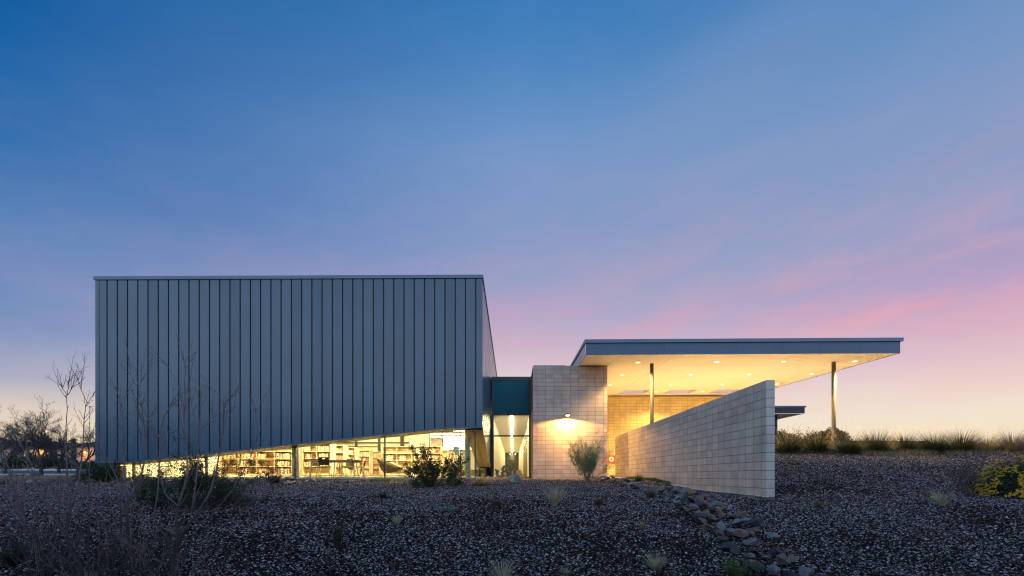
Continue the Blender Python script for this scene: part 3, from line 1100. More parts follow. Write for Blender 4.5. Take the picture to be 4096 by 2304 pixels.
# fascia boards
mb = MB()
panels = np.linspace(0, CW, 9)
for a, c in zip(panels, panels[1:]):
    slab(mb, a + .003, c - .003, -.02, .018, -.012, .50)
mb.build('front_fascia', M['fascia'], canopy)
M['fascia_side'] = pmat('fascia_side_metal', (.42, .46, .46), .4, .4)
mb = MB(); slab(mb, -.02, .018, .02, CD, -.012, .50)
for k in range(6):
    pass
mb.build('side_fascia', M['fascia_side'], canopy)
mb = MB(); slab(mb, CW - .018, CW + .02, .02, CD, -.012, .50)
mb.build('side_fascia', M['fascia'], canopy)
mb = MB()
slab(mb, -.06, CW + .09, -.10, .05, .505, .655)
slab(mb, -.06, .1, .05, CD, .505, .655)
slab(mb, CW - .06, CW + .09, .05, CD, .505, .655)
mb.build('coping', M['coping'], canopy)
for px_, py_, s in ((2607.5, 1461, 83.0), (3335, 1456, 83.6)):
    x, y = (px_ - CX) / s, F / s
    zc = U0.z + .0057 * (x - U0.x) + .03 * (y - 22)
    mb = MB()
    r = .085 if px_ < 3000 else .095
    mb.lathe((x, y, hz(x, y) - .3), [(r, 0), (r, zc - .003 - (hz(x, y) - .3))], 28)
    mb.build('column', M['column'], canopy, True)
# downlights
k = 0
for iu, u_ in enumerate((2.72, 6.45, 9.63, 13.03)):
    for iv, v_ in enumerate((1.8, 5.3, 8.9, 12.1)):
        if iv == 3 and iu in (0, 3):
            continue
        mb = MB()
        slab(mb, u_ - .085, u_ + .085, v_ - .05, v_ + .05, -.012, -.003)
        o = mb.build('downlight', M['lamp'], canopy)
        ld = bpy.data.lights.new('downlight_beam', 'SPOT')
        ld.energy = 1500 * (1.5, .88, 1.3, 4.6)[iu]
        ld.color = (1.0, .67, .25)
        ld.spot_size = R(128)
        ld.spot_blend = .5
        ld.shadow_soft_size = .08
        lo = bpy.data.objects.new('downlight_beam', ld)
        COL.objects.link(lo)
        lo.location = can(u_, v_, -.04)
        lo.parent = canopy
        lo.matrix_parent_inverse = Matrix.Translation(canopy.location).inverted()

# second canopy behind
can2 = empty('rear_canopy', at(3150, 1750, 40), 'small dark edged flat canopy on a thin post behind the long wall', 'canopy')
x1 = (3219 - CX) * 40 / F
zc = (H - 1655) * 40 / F
mb = MB(); mb.box(x1 - 8, x1 - .02, 40.02, 50, zc, zc + .04)
mb.build('soffit', M['soffit'], can2)
mb = MB(); mb.box(x1 - 8, x1, 40, 50.02, zc + .045, zc + .50)
mb.build('fascia', M['seam'], can2)
mb = MB(); mb.box(x1 - 8, x1 + .08, 39.93, 50.05, zc + .505, zc + .63)
mb.build('coping', M['fascia'], can2)
mb = MB(); pz = at(3104, 1700, 41); mb.lathe((pz.x, 41, .5), [(.11, 0), (.11, zc - .505)], 16)
mb.build('post', M['frame'], can2, True)

# dark low wall behind the berm grasses
M['darkwall'] = pmat('dark_render', (.035, .038, .028), .9, var=.2)
lw = MB(); a = at(3180, 1850, 30); c = at(3705, 1764, 30)
lw.box(a.x, c.x, 30, 30.3, .5, c.z)
tag(lw.build('low_wall', M['darkwall']), 'low dark wall behind the row of bunch grasses', 'wall')

# wall lamp on the block wing
sx, sz = (2266 - CX) / 81.8, (H - 1664) / 81.8
lamp = empty('wall_lamp', (sx, 24.5, sz), 'small lit wall lamp washing the tan block wall below it', 'wall lamp')
mb = MB()
mb.box(sx - .10, sx + .10, 23.93, 24.498, sz + .0, sz + .07)
mb.box(sx - .10, sx - .085, 23.93, 24.20, sz - .03, sz)
mb.box(sx + .085, sx + .10, 23.93, 24.20, sz - .03, sz)
hous = mb.build('housing', M['fascia'], lamp)
mb = MB(); mb.box(sx - .075, sx + .075, 23.96, 24.12, sz - .045, sz - .004)
mb.build('lens', emat('wall_lamp_lens', (1.0, .70, .30), 18), hous)
ld = bpy.data.lights.new('wall_lamp_beam', 'SPOT')
ld.energy = 920
ld.color = (1.0, .53, .13)
ld.spot_size = R(165)
ld.spot_blend = .16
ld.shadow_soft_size = .05
lo = bpy.data.objects.new('wall_lamp_beam', ld)
COL.objects.link(lo)
lo.location = (sx, 24.03, sz - .06)
lo.parent = lamp
lo.matrix_parent_inverse = Matrix.Translation(lamp.location).inverted()

# red fire panel with two round bells on the rear wall
fp = empty('fire_panel', at(2440, 1838, 35.9), 'red fire panel with white round bells on the rear block wall', 'fire panel')
mb = MB(); a = at(2405, 1853.5, 35.86); c = at(2458.5, 1822, 35.86)
mb.box(a.x, c.x + .3, 35.84, 35.896, a.z, c.z)
mb.build('backplate', M['red'], fp)
for p_ in (2445.5, 2419):
    a = at(p_, 1837, 35.83)
    mb = MB(); mb.lathe((a.x, 35.838, a.z), [(.19, 0), (.19, .03), (.15, .07), (.10, .075)], 24, 'y')
    bell = mb.build('bell', M['ivory'], fp, True)
    mb = MB(); mb.lathe((a.x, 35.76, a.z), [(.07, 0), (.07, .02), (.03, .03)], 16, 'y')
    h_ = mb.build('hub', M['brass'], bell)
for p_ in (2449, 2428):
    a = at(p_, 1881, 35.83)
    mb = MB(); mb.lathe((a.x, 35.84, a.z), [(.03, 0), (.03, .12), (.055, .12), (.055, .18)], 14, 'y')
    hb = mb.build('hose_valve', M['ivory'])
    tag(hb, 'small white hose valve sticking out of the wall under the red panel', 'valve', 'hose valves under the red panel')

# concrete block beside the entry
mb = MB(); a = at(2372, 1922, 24.0); c = at(2400, 1914, 24.0)

# ------------------------------------------------------------------ library furniture
DARKW = M['cream']
def shelf_unit(x0, x1, y0, depth, ztop, label, ends=True):
    """double sided library shelving; long side towards the glass. Returns shelf boards' heights"""
    o = empty('bookshelf', ((x0 + x1) / 2, y0, FZ), label, 'bookshelf', 'library shelving seen through the glass')
    zb_ = FZ + .16
    rows = 4
    hgt_ = (ztop - zb_) / rows
    mb = MB()
    for k in range(rows + 1):
        z = zb_ + k * hgt_
        mb.box(x0 + .03, x1 - .03, y0 + .0, y0 + depth, z - .025, z)
    mb.build('shelf_board', M['cream'], o)
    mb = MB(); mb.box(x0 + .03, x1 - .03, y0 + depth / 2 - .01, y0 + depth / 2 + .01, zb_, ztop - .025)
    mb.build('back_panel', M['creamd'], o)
    nb = max(1, round((x1 - x0) / .92))
    for i in range(1, nb):
        mb = MB()
        x = x0 + (x1 - x0) * i / nb
        mb.box(x - .012, x + .012, y0 + .01, y0 + depth - .01, zb_, ztop - .025)
        mb.build('divider', M['cream'], o)
    for x in (x0, x1 - .03):
        mb = MB(); mb.box(x, x + .03, y0 - .02, y0 + depth + .02, FZ + .1, ztop + .02)
        mb.build('end_panel', M['cream'], o)
    mb = MB(); mb.box(x0, x1, y0 + .0, y0 + depth, FZ + .09, zb_ - .026)
    mb.build('base', M['cream'], o)
    for i in range(nb + 1):
        mb = MB()
        x = x0 + .1 + (x1 - x0 - .2) * i / nb
        mb.lathe((x, y0 + .08, FZ + .045), [(.045, -.02), (.045, .02)], 12, 'y')
        mb.build('caster', M['ivory'], o)
    return [(zb_ + k * hgt_, hgt_) for k in range(rows)], nb

bookcols = [(.66, .54, .36), (.50, .16, .11), (.76, .68, .50), (.30, .19, .12), (.60, .42, .22), (.80, .74, .60), (.16, .18, .22), (.60, .30, .20)]
bmats = [pmat('book_cloth', c, .6) for c in bookcols]
bmesh_ = []
for i, m_ in enumerate(bmats):
    mb = MB()
    mb.box(-.5, .5, 0, 1, 0, 1)
    me = bpy.data.meshes.new('book')
    me.from_pydata(mb.v, [], mb.f)
    me.materials.append(m_)
    bmesh_.append(me)
allbooks = []     # (Y, x, y, z, w, d, h, colour, where)
def fill_books(x0, x1, y0, rows, nb, where, density=.6):
    rnd = random.Random(int(abs(x0) * 91 + y0 * 17))
    for ri, (z, hh) in enumerate(rows):
        for bi in range(nb):
            a = x0 + .05 + (x1 - x0) * bi / nb
            c = x0 - .05 + (x1 - x0) * (bi + 1) / nb
            if rnd.random() > density + .15:
                continue
            x = a + rnd.uniform(0, .12)
            end = a + (c - a) * rnd.uniform(.45, 1.0)
            while x < end:
                w = rnd.uniform(.022, .045)
                h_ = min(hh - .06, rnd.uniform(.20, .28))
                allbooks.append((y0, x, y0 + .03 + rnd.uniform(0, .02), z, w, .16, h_, rnd.choice([0, 0, 2, 2, 5, 5, 1, 3, 4, 6, 7]), where, ri, bi))
                x += w + .002
shelves = [
    (-14.6, -11.0, 25.0, 1.58, 'wide cream bookshelf filling the left bays behind the glass', 'left bays'),
    (-10.9, -9.44, 26.0, 1.66, 'tall cream bookshelf behind the reading table, nearest of the staggered rows', 'nearest staggered row'),
    (-10.9, -9.44, 28.0, 1.68, 'cream bookshelf second in the staggered rows behind the reading table', 'second staggered row'),
    (-10.9, -9.44, 30.1, 1.68, 'cream bookshelf third in the staggered rows behind the reading table', 'third staggered row'),
    (-10.9, -9.44, 33.1, 1.68, 'cream bookshelf fourth in the staggered rows behind the reading table', 'fourth staggered row'),
    (-10.9, -9.44, 35.6, 1.68, 'cream bookshelf last in the staggered rows behind the reading table', 'last staggered row'),
    (-7.25, -3.95, 27.8, 1.62, 'long cream bookshelf full of books behind the lounge chair', 'long shelf'),
    (-5.2, -3.95, 30.6, 1.55, 'cream bookshelf just behind the right end of the long shelf', 'behind long shelf'),
    (-5.2, -3.95, 33.5, 1.55, 'far cream bookshelf beyond the right end of the long shelf', 'far shelf'),
]
for x0, x1, y0, ztp, lab, wh in shelves:
    rows, nb = shelf_unit(x0, x1, y0, .78, ztp, lab)
    fill_books(x0, x1, y0, rows, nb, wh, .5)
allbooks.sort(key=lambda t: t[0])
for i, (Yk, x, y, z, w, d, h_, ci, wh, ri, bi) in enumerate(allbooks[:290]):
    o = bpy.data.objects.new('book', bmesh_[ci])
    o.location = (x + w / 2, y, z + .001)
    o.scale = (w, d, h_)
    COL.objects.link(o)
    cn = ['tan', 'red', 'cream', 'brown', 'orange', 'white', 'navy', 'rust'][ci]
    tall = 'tall' if h_ > .255 else ('short' if h_ < .225 else 'mid height')
    thick = 'thick' if w > .034 else 'thin'
    tag(o, '%s %s %s book, %s shelf, bay %s of the %s' % (tall, thick, cn, ['lowest', 'third', 'second', 'top'][ri], ['one', 'two', 'three', 'four', 'five'][bi], wh), 'book', 'library books')
mb = MB()
for (Yk, x, y, z, w, d, h_, ci, wh, ri, bi) in allbooks[290:]:
    mb.box(x, x + w, y, y + d, z + .001, z + h_, ci)
if allbooks[290:]:
    tag(mb.build('books', bmats), 'rows of mixed books on the shelves farther back', 'books', kind='stuff')

# display books leaning on the end panels
for (xe, ye, zz_) in ((-9.42, 26.3, 1.0), (-9.42, 26.3, .55), (-9.42, 28.3, .95), (-9.42, 28.3, .5), (-9.42, 30.4, 1.1), (-9.42, 33.4, .9)):
    pass

# table
def make_table():
    cx_, cy_ = -7.62, 21.75
    t = empty('reading_table', (cx_, cy_, FZ), 'long pale reading table with splayed legs behind the glass', 'table')
    mb = MB(); mb.box(cx_ - 1.12, cx_ + 1.12, cy_ - .42, cy_ + .42, FZ + .70, FZ + .735)
    mb.build('table_top', M['tabletop'], t)
    mb = MB(); mb.box(cx_ - 1.0, cx_ + 1.0, cy_ - .34, cy_ + .34, FZ + .63, FZ + .699)
    mb.build('apron', M['tabletop'], t)
    for a in (-1, 0, 1):
        for b_ in (-1, 1):
            mb = MB()
            mb.tube([(cx_ + a * .93, cy_ + b_ * .3, FZ + .63), (cx_ + a * 1.05, cy_ + b_ * .38, FZ)], [.03, .022], 8)
            mb.build('leg', M['chrome'], t)
make_table()

def make_chair():
    r = empty('library_chair', (0, 0, 0), '', 'chair', 'library chairs round the reading table')
    V_ = Vector
    # seat
    mb = MB()
    nx_, ny_ = 6, 6
    def sgrid(fn, n_, m, th):
        vs0, vs1 = [], []
        for j in range(m + 1):
            for i in range(n_ + 1):
                p, nn = fn(i / n_, j / m)
                vs0.append(V_(p)); vs1.append(V_(p) + V_(nn) * th)
        k0 = len(mb.v)
        mb.v += [tuple(p) for p in vs0] + [tuple(p) for p in vs1]
        o_ = (n_ + 1) * (m + 1)
        for j in range(m):
            for i in range(n_):
                a = k0 + j * (n_ + 1) + i
                mb.f.append((a, a + 1, a + n_ + 2, a + n_ + 1)); mb.mi.append(0)
                mb.f.append((a + o_, a + o_ + n_ + 1, a + o_ + n_ + 2, a + o_ + 1)); mb.mi.append(0)
        for j in range(m):
            a = k0 + j * (n_ + 1)
            mb.f.append((a, a + n_ + 1, a + n_ + 1 + o_, a + o_)); mb.mi.append(0)
            a += n_
            mb.f.append((a, a + o_, a + n_ + 1 + o_, a + n_ + 1)); mb.mi.append(0)
        for i in range(n_):
            a = k0 + i
            mb.f.append((a, a + o_, a + 1 + o_, a + 1)); mb.mi.append(0)
            a = k0 + m * (n_ + 1) + i
            mb.f.append((a, a + 1, a + 1 + o_, a + o_)); mb.mi.append(0)
    sgrid(lambda u_, v_: ((-.22 + .44 * u_, -.21 + .42 * v_, .44 - .03 * math.sin(math.pi * u_) * math.sin(math.pi * v_) - .02 * (v_ > .8)), (0, 0, 1)), 6, 6, .02)
    mb.build('seat', M['chair'], r, True, (0, 0, 0))
    # back (behind = +y side of chair local when facing -y); curved shell with a grip slot left open
    mb = MB()
    def bk(u_, v_):
        wd = .215 - .03 * abs(v_ - .5)
        x = (u_ - .5) * 2 * wd
        return (x, .20 + .10 * v_ - .05 * math.cos((u_ - .5) * 2.4), .50 + .33 * v_), (0, 1, 0)
    n_, m = 8, 8
    vs0 = []
    k0 = len(mb.v)
    for j in range(m + 1):
        for i in range(n_ + 1):
            mb.v.append(bk(i / n_, j / m)[0])
    for j in range(m + 1):
        for i in range(n_ + 1):
            p = bk(i / n_, j / m)[0]
            mb.v.append((p[0], p[1] + .015, p[2]))
    o_ = (n_ + 1) * (m + 1)
    for j in range(m):
        for i in range(n_):
            if j == 6 and 3 <= i <= 4:
                continue
            a = k0 + j * (n_ + 1) + i
            mb.f.append((a, a + 1, a + n_ + 2, a + n_ + 1)); mb.mi.append(0)
            mb.f.append((a + o_, a + o_ + n_ + 1, a + o_ + n_ + 2, a + o_ + 1)); mb.mi.append(0)
    mb.build('backrest', M['chair'], r, True, (0, 0, 0))
    for sx_ in (-1, 1):
        mb = MB(); mb.tube([(sx_ * .19, .16, .43), (sx_ * .20, .21, .50), (sx_ * .19, .22, .60)], .014, 8)
        mb.build('back_support', M['chair'], r, True, (0, 0, 0))
        for sy_ in (-1, 1):
            mb = MB(); mb.tube([(sx_ * .19, sy_ * .14, .43), (sx_ * .22, sy_ * .22, .0)], .011, 8)
            mb.build('leg', M['chrome'], r, True, (0, 0, 0))
    mb = MB(); mb.tube([(-.19, -.14, .425), (.19, -.14, .425), (.19, .14, .425), (-.19, .14, .425), (-.19, -.14, .425)], .011, 6)
    mb.build('seat_frame', M['chrome'], r, True, (0, 0, 0))
    return r
ch = make_chair()
def cpos(px_, Y_):
    return ((px_ - CX) * Y_ / F, Y_, FZ)
chairs = [(1300, 21.0, R(180 + 8), 'dark mesh back chair turned away at the near side of the reading table'),
          (1390, 21.25, R(-62), 'dark chair side on at the right half of the reading table'),
          (1438, 21.75, R(-70), 'dark chair side on at the far right end of the reading table'),
          (1262, 22.6, R(20), 'dark chair mostly hidden behind the left end of the reading table'),
          (1392, 22.7, R(-8), 'dark chair on the far side of the reading table')]
for i, (p_, Y_, rz, lab) in enumerate(chairs):
    if i == 0:
        ch.location = cpos(p_, Y_); ch.rotation_euler = (0, 0, rz); ch['label'] = lab
    else:
        dup(ch, cpos(p_, Y_), rz, lab)

# lounge chair: swept shell
def lounge(name, loc, mat, label, sc_=1.0, flip=1, legs=True):
    r = empty(name, loc, label, 'armchair')
    prof = [(-.56, .76), (-.50, .55), (-.42, .34), (-.30, .22), (-.08, .22), (.16, .26), (.34, .33)]
    mb = MB()
    n_ = 10
    rows_ = []
    for (x, z), wd, lift in zip(prof, (.18, .30, .36, .38, .38, .34, .26), (.0, .16, .32, .38, .28, .14, .03)):
        ring = []
        for k in range(n_ + 1):
            t_ = k / n_ * 2 - 1
            ring.append((flip * x * sc_, t_ * wd * sc_, (z + lift * abs(t_) ** 1.6) * sc_))
        rows_.append(ring)
    th = .06 * sc_
    base_ = len(mb.v)
    for ring in rows_:
        mb.v += ring
    for ring in rows_:
        mb.v += [(x - flip * th * .5, y, z - th) for x, y, z in ring]
    o_ = len(rows_) * (n_ + 1)
    for j in range(len(rows_) - 1):
        for k in range(n_):
            a = j * (n_ + 1) + k
            mb.f.append((a, a + 1, a + n_ + 2, a + n_ + 1)); mb.mi.append(0)
            mb.f.append((a + o_, a + o_ + n_ + 1, a + o_ + n_ + 2, a + o_ + 1)); mb.mi.append(0)
        for k in (0, n_):
            a = j * (n_ + 1) + k
            mb.f.append((a, a + n_ + 1, a + n_ + 1 + o_, a + o_)); mb.mi.append(0)
    for j in (0, len(rows_) - 1):
        for k in range(n_):
            a = j * (n_ + 1) + k
            mb.f.append((a, a + o_, a + o_ + 1, a + 1)); mb.mi.append(0)
    mb.build('seat_shell', mat, r, True, (0, 0, 0))
    for a in (-.25, .3):
        for c_ in (-.26, .26):
            mb = MB(); mb.tube([(flip * a * .6 * sc_, c_ * .7 * sc_, .31 * sc_), (flip * a * 1.3 * sc_, c_ * sc_, 0)], .012, 8)
            mb.build('leg', M['chrome'], r, True, (0, 0, 0))
    return r
lounge('lounge_chair', ((1572 - CX) * 21.9 / F, 21.9, FZ), M['lounge'], 'brown swept back lounge chair in side view behind the glass', 1.15)
lounge('armchair', ((1612 - CX) * 23.6 / F, 23.6, FZ), M['lightch'], 'pale armchair behind the brown lounge chair', .95, 1)
lounge('armchair', ((1665 - CX) * 22.2 / F, 22.2, FZ), M['lounge'], 'brown armchair half hidden by the flowering shrub', 1.0, -1)
# side table
t = empty('side_table', cpos(1618, 21.9), 'small round side table in front of the brown armchair', 'side table')
mb = MB(); p = cpos(1618, 21.9); mb.lathe((p[0], p[1], FZ + .42), [(.3, 0), (.3, .02)], 24); mb.build('top', M['tabletop'], t)
mb = MB(); mb.lathe((p[0], p[1], FZ), [(.18, 0), (.18, .015), (.02, .03), (.02, .42)], 16); mb.build('pedestal', M['chrome'], t)
# low cabinet with a rounded end on the left
mb = MB(); mb.box(-13.0, -12.0, 23.2, 23.8, FZ, 1.05)

#@@VEG@@
# ------------------------------------------------------------------ rocks
def rockmat(name, c1, c2, c3):
    m_ = bpy.data.materials.new(name)
    m_.use_nodes = True
    t = m_.node_tree
    q = NB(t)
    bs = t.nodes['Principled BSDF']
    tcn = q.n('ShaderNodeTexCoord')
    oi = q.n('ShaderNodeObjectInfo')
    vec = q.n('ShaderNodeVectorMath')
    q.l(tcn.outputs['Object'], vec.inputs[0])
    q.l(oi.outputs['Location'], vec.inputs[1])
    n1 = q.noise(vec.outputs[0], 1.6, 5, .6, .4)
    n2 = q.noise(vec.outputs[0], 7, 4, .7)
    c = q.mix(q.mapr(n1, .38, .62), c1, c2)
    c = q.mix(q.mapr(n2, .52, .70), c, c3)
    q.l(c, bs.inputs['Base Color'])
    bs.inputs['Roughness'].default_value = .8
    bn = q.n('ShaderNodeBump')
    bn.inputs['Strength'].default_value = .5
    bn.inputs['Distance'].default_value = .05
    q.l(n2, bn.inputs['Height'])
    q.l(bn.outputs[0], bs.inputs['Normal'])
    return m_
RM = {
    'rust brown': rockmat('rock_rust', (.17, .085, .045, 1), (.085, .058, .042, 1), (.24, .20, .165, 1)),
    'grey': rockmat('rock_grey', (.11, .095, .085, 1), (.19, .17, .155, 1), (.055, .045, .04, 1)),
    'dark plum': rockmat('rock_plum', (.045, .028, .028, 1), (.025, .018, .019, 1), (.09, .07, .068, 1)),
    'pale pinkish': rockmat('rock_pale', (.22, .18, .16, 1), (.13, .10, .09, 1), (.28, .25, .23, 1)),
}
rock_meshes = {}
def rock_mesh(v_, mk_):
    key = (v_, mk_)
    if key in rock_meshes:
        return rock_meshes[key]
    rnd = random.Random(v_ * 13 + 5)
    bm = bmesh.new()
    for k in range(9 + v_ % 4):
        d = Vector((rnd.gauss(0, 1), rnd.gauss(0, 1), rnd.gauss(0, 1))).normalized()
        d = Vector((d.x * 1.0, d.y * .8, d.z * .68)) * rnd.uniform(.85, 1.1)
        bm.verts.new(d)
    res = bmesh.ops.convex_hull(bm, input=bm.verts)
    bmesh.ops.delete(bm, geom=[e for e in set(res['geom_interior'] + res['geom_unused']) if isinstance(e, bmesh.types.BMVert)], context='VERTS')
    bmesh.ops.dissolve_limit(bm, angle_limit=R(16), verts=bm.verts, edges=bm.edges)
    bmesh.ops.bevel(bm, geom=list(bm.edges), offset=.018, segments=1, affect='EDGES')
    me = bpy.data.meshes.new('rock')
    bm.to_mesh(me)
    bm.free()
    me.materials.append(RM[mk_])
    rock_meshes[key] = me
    return me
def rock(x, y, r, look, label, group, sink=.25, zoff=0.0, rnd=random):
    o = bpy.data.objects.new('rock', rock_mesh(rnd.randrange(12), look))
    sx_, sy_, sz_ = r * rnd.uniform(.8, 1.3), r * rnd.uniform(.8, 1.2), r * rnd.uniform(.65, 1.1)
    o.scale = (sx_, sy_, sz_)
    o.rotation_euler = (rnd.uniform(-.4, .4), rnd.uniform(-.4, .4), rnd.uniform(0, 6.28))
    o.location = (x, y, hz(x, y) + sz_ * .7 * (1 - sink * 2) + zoff)
    COL.objects.link(o)
    if '%s' in label:
        k_ = sz_ / math.sqrt(sx_ * sy_)
        label = label % ('flat ' if k_ < .72 else 'long ' if max(sx_, sy_) > 1.35 * min(sx_, sy_) else 'blocky ' if k_ > .95 else '')
    return tag(o, label, 'rock', group)
def size_word(r):
    return 'tiny' if r < .075 else 'small' if r < .095 else 'medium' if r < .115 else 'large' if r < .14 else 'very large'
rr_ = random.Random(21)
path_px = [(2395, 1917), (2480, 1934), (2560, 1953), (2640, 1972), (2720, 1992), (2800, 2030), (2870, 2080), (2940, 2140), (3020, 2205), (3105, 2290), (3180, 2370)]
pw = [gp(*p) for p in path_px]
placed = []
seglen = [(pw[i + 1] - pw[i]).length for i in range(len(pw) - 1)]
tot = sum(seglen)
tries = 0
while len(placed) < 200 and tries < 9000:
    tries += 1
    d = tot * (1 - rr_.random() ** 1.2)
    i = 0
    dd = d
    while i < len(seglen) - 1 and dd > seglen[i]:
        dd -= seglen[i]; i += 1
    c = pw[i].lerp(pw[i + 1], dd / seglen[i])
    tdir = (pw[i + 1] - pw[i]).normalized()
    nrm = Vector((tdir.y, -tdir.x, 0))
    lat = rr_.uniform(-1, 1)
    wdt = .42 if c.y > 12 else .46
    p = c + nrm * lat * wdt
    r = rr_.uniform(.07, .145) * (.95 if c.y > 13 else 1.0)
    if any((p.x - q_[0]) ** 2 + (p.y - q_[1]) ** 2 < ((r + q_[2]) * .70) ** 2 for q_ in placed):
        continue
    if p.x > 5.62 and p.y > 11.2 or (p.x < 4.75 and p.y > 24.3):
        continue
    placed.append((p.x, p.y, r, lat))
for (x, y, r, lat) in placed:
    look = rr_.choices(list(RM), [.50, .26, .18, .06] if y < 12 else [.22, .40, .26, .12])[0]
    reach = next(w for lim, w in ((6.4, 'at the lower edge of the view'), (7.2, 'beside the feathery green weed'), (8.2, 'just above the green weed'), (9.4, 'in the lower bend'), (10.8, 'in the middle reach'),
                                  (12.2, 'just below the long wall end'), (14, 'beside the long wall end'), (16.5, 'past the brown weed'), (19.5, 'below the ground cover'), (99, 'near the entry step')) if y < lim)
    flank = 'left bank' if lat < -.33 else ('right bank' if lat > .33 else 'bed')
    rock(x, y, r, look, '%s %%s%s rock, swale %s, %s' % (size_word(r), look, flank, reach), 'rocks lining the swale', sink=-.12, rnd=rr_)
# row of rocks at the foot of the building
placed2 = []
tries = 0
while len(placed2) < 92 and tries < 8000:
    tries += 1
    px_ = rr_.uniform(80, 2240)
    if 1125 > px_ > 640 and rr_.random() < .5:
        continue
    if px_ < 1915:
        y = rr_.triangular(18.6, 20.2, 19.8)
    elif px_ < 2130:
        y = rr_.uniform(22.5, 26.6)
    else:
        y = rr_.uniform(23.5, 24.2)
    x = (px_ - CX) * y / F
    r = rr_.triangular(.06, .24, .10)
    if any((x - q_[0]) ** 2 + (y - q_[1]) ** 2 < ((r + q_[2]) * .8) ** 2 for q_ in placed2):
        continue
    placed2.append((x, y, r, px_))
for (x, y, r, px_) in placed2:
    look = rr_.choices(list(RM), [.22, .33, .25, .2])[0]
    wh = ('beyond the left corner of the hall' if px_ < 400 else 'under the low left end of the hall' if px_ < 700 else 'in front of the left window bays' if px_ < 1180 else
          'in front of the reading table window' if px_ < 1540 else 'in front of the right window bay' if px_ < 1900 else 'in front of the glass link' if px_ < 2130 else 'at the foot of the block wing')
    rock(x, y, r, look, '%s %%s%s rock %s' % (size_word(r), look, wh), 'rocks along the foot of the building', rnd=rr_)
for (px_, py_, r, look, lab) in ((3, 0, 0, '', ''),):
    pass
for px_, py_, r, look, lab in ((2060, 1932, .34, 'grey', 'long flat grey boulder in front of the glass link'),
                               (2170, 1915, .19, 'rust brown', 'rust boulder against the left foot of the block wing'),
                               (1845, 1925, .2, 'dark plum', 'upright dark boulder at the right corner of the hall'),
                               (2000, 1915, .3, 'dark plum', 'broad dark boulder behind the prickly pear'),
                               (980, 1925, .2, 'dark plum', 'rounded dark boulder at the left window bays'),
                               (2405, 1925, .17, 'pale pinkish', 'pale boulder at the top of the swale')):
    p = gp(px_, py_)
    rock(p.x, p.y, r, look, lab, None, rnd=rr_)

# ------------------------------------------------------------------ plants
VM = {
    'pale_bark': pmat('pale_bark', (.20, .17, .12), .8, var=.2, vscale=20),
    'bark': pmat('bark_grey', (.034, .025, .022), .8, var=.35, vscale=30),
    'twig': pmat('twig_red_grey', (.15, .10, .09), .8, var=.4, vscale=20),
    'darkbark': pmat('dark_bark', (.035, .028, .025), .9),
    'leaf_dark': leafmat('leaf_dark', (.035, .055, .018)),
    'leaf_mid': leafmat('leaf_mid', (.075, .12, .03)),
    'leaf_pale': leafmat('leaf_pale', (.17, .25, .085), trans=.35),
    'leaf_grey': leafmat('leaf_grey', (.12, .15, .11)),
    'grass_dry': leafmat('grass_dry', (.42, .35, .21), trans=.3),
    'grass_straw': leafmat('grass_straw', (.26, .20, .11), trans=.3),
    'grass_green': leafmat('grass_green', (.07, .10, .025), trans=.3),
    'grass_dark': leafmat('grass_dark', (.035, .042, .018), trans=.2),
    'plume': leafmat('plume', (.62, .46, .26), trans=.6, var=.15),
    'brown_weed': leafmat('brown_weed', (.12, .075, .05)),
    'white_petal': leafmat('white_petal', (.75, .75, .72), var=.1),
    'yellow_petal': leafmat('yellow_petal', (.60, .35, .006), var=.15, trans=.3),
    'flower_eye': pmat('flower_eye', (.22, .10, .01), .8),
    'cactus': pmat('cactus_skin', (.045, .075, .04), .6, var=.25, vscale=12),
    'pear': pmat('pear_skin', (.06, .075, .045), .6, var=.3, vscale=9),
}
def shoot_mat():
    m_ = bpy.data.materials.new('sapling_bark')
    m_.use_nodes = True
    t = m_.node_tree
    q = NB(t)
    bs = t.nodes['Principled BSDF']
    tcn = q.n('ShaderNodeTexCoord')
    sp = q.n('ShaderNodeSeparateXYZ')
    q.l(tcn.outputs['Object'], sp.inputs[0])
    nz = q.noise(tcn.outputs['Object'], 26, 4, .6)
    old = q.mix(q.mapr(nz, .3, .7), (.020, .015, .013, 1), (.042, .033, .030, 1))
    young = q.mix(q.mapr(nz, .3, .7), (.115, .066, .062, 1), (.20, .15, .145, 1))
    q.l(q.mix(q.mapr(sp.outputs[2], .7, 1.5), old, young), bs.inputs['Base Color'])
    bs.inputs['Roughness'].default_value = .8
    return m_
VM['shoot'] = shoot_mat()
def rdir(rnd, d, spread):
    d = Vector(d).normalized()
    v_ = Vector((rnd.gauss(0, 1), rnd.gauss(0, 1), rnd.gauss(0, 1)))
    v_ = v_ - d * v_.dot(d)
    if v_.length < 1e-5:
        v_ = d.orthogonal()
    v_.normalize()
    a = spread * rnd.uniform(.6, 1.25)
    return (d * math.cos(a) + v_ * math.sin(a)).normalized()
FMIN = .35
def grow(mb, rnd, p, d, L, r, depth, spread, segs, tips, up=.12, kids=3, rmin=.0015, nside=5, wig=.16, shr=.66):
    pts = [Vector(p)]
    rads = [r]
    d = Vector(d).normalized()
    for i in range(segs):
        d = (d + Vector((rnd.gauss(0, wig), rnd.gauss(0, wig), rnd.gauss(0, wig) + up))).normalized()
        pts.append(pts[-1] + d * L / segs)
        rads.append(max(rmin, r * (1 - .45 * (i + 1) / segs)))
    mb.tube(pts, rads, max(3, nside), cap=False)
    if depth == 0:
        tips.append(pts)
        return
    for k in range(kids):
        f = rnd.uniform(FMIN, 1.0)
        j = min(segs, max(1, int(f * segs + .5)))
        q_ = pts[j]
        grow(mb, rnd, q_, rdir(rnd, d, spread), L * shr * rnd.uniform(.75, 1.2), rads[j] * .68, depth - 1, spread, max(2, segs - 1), tips, up, kids, rmin, nside - 1, wig, shr)
    tips.append(pts[-2:])
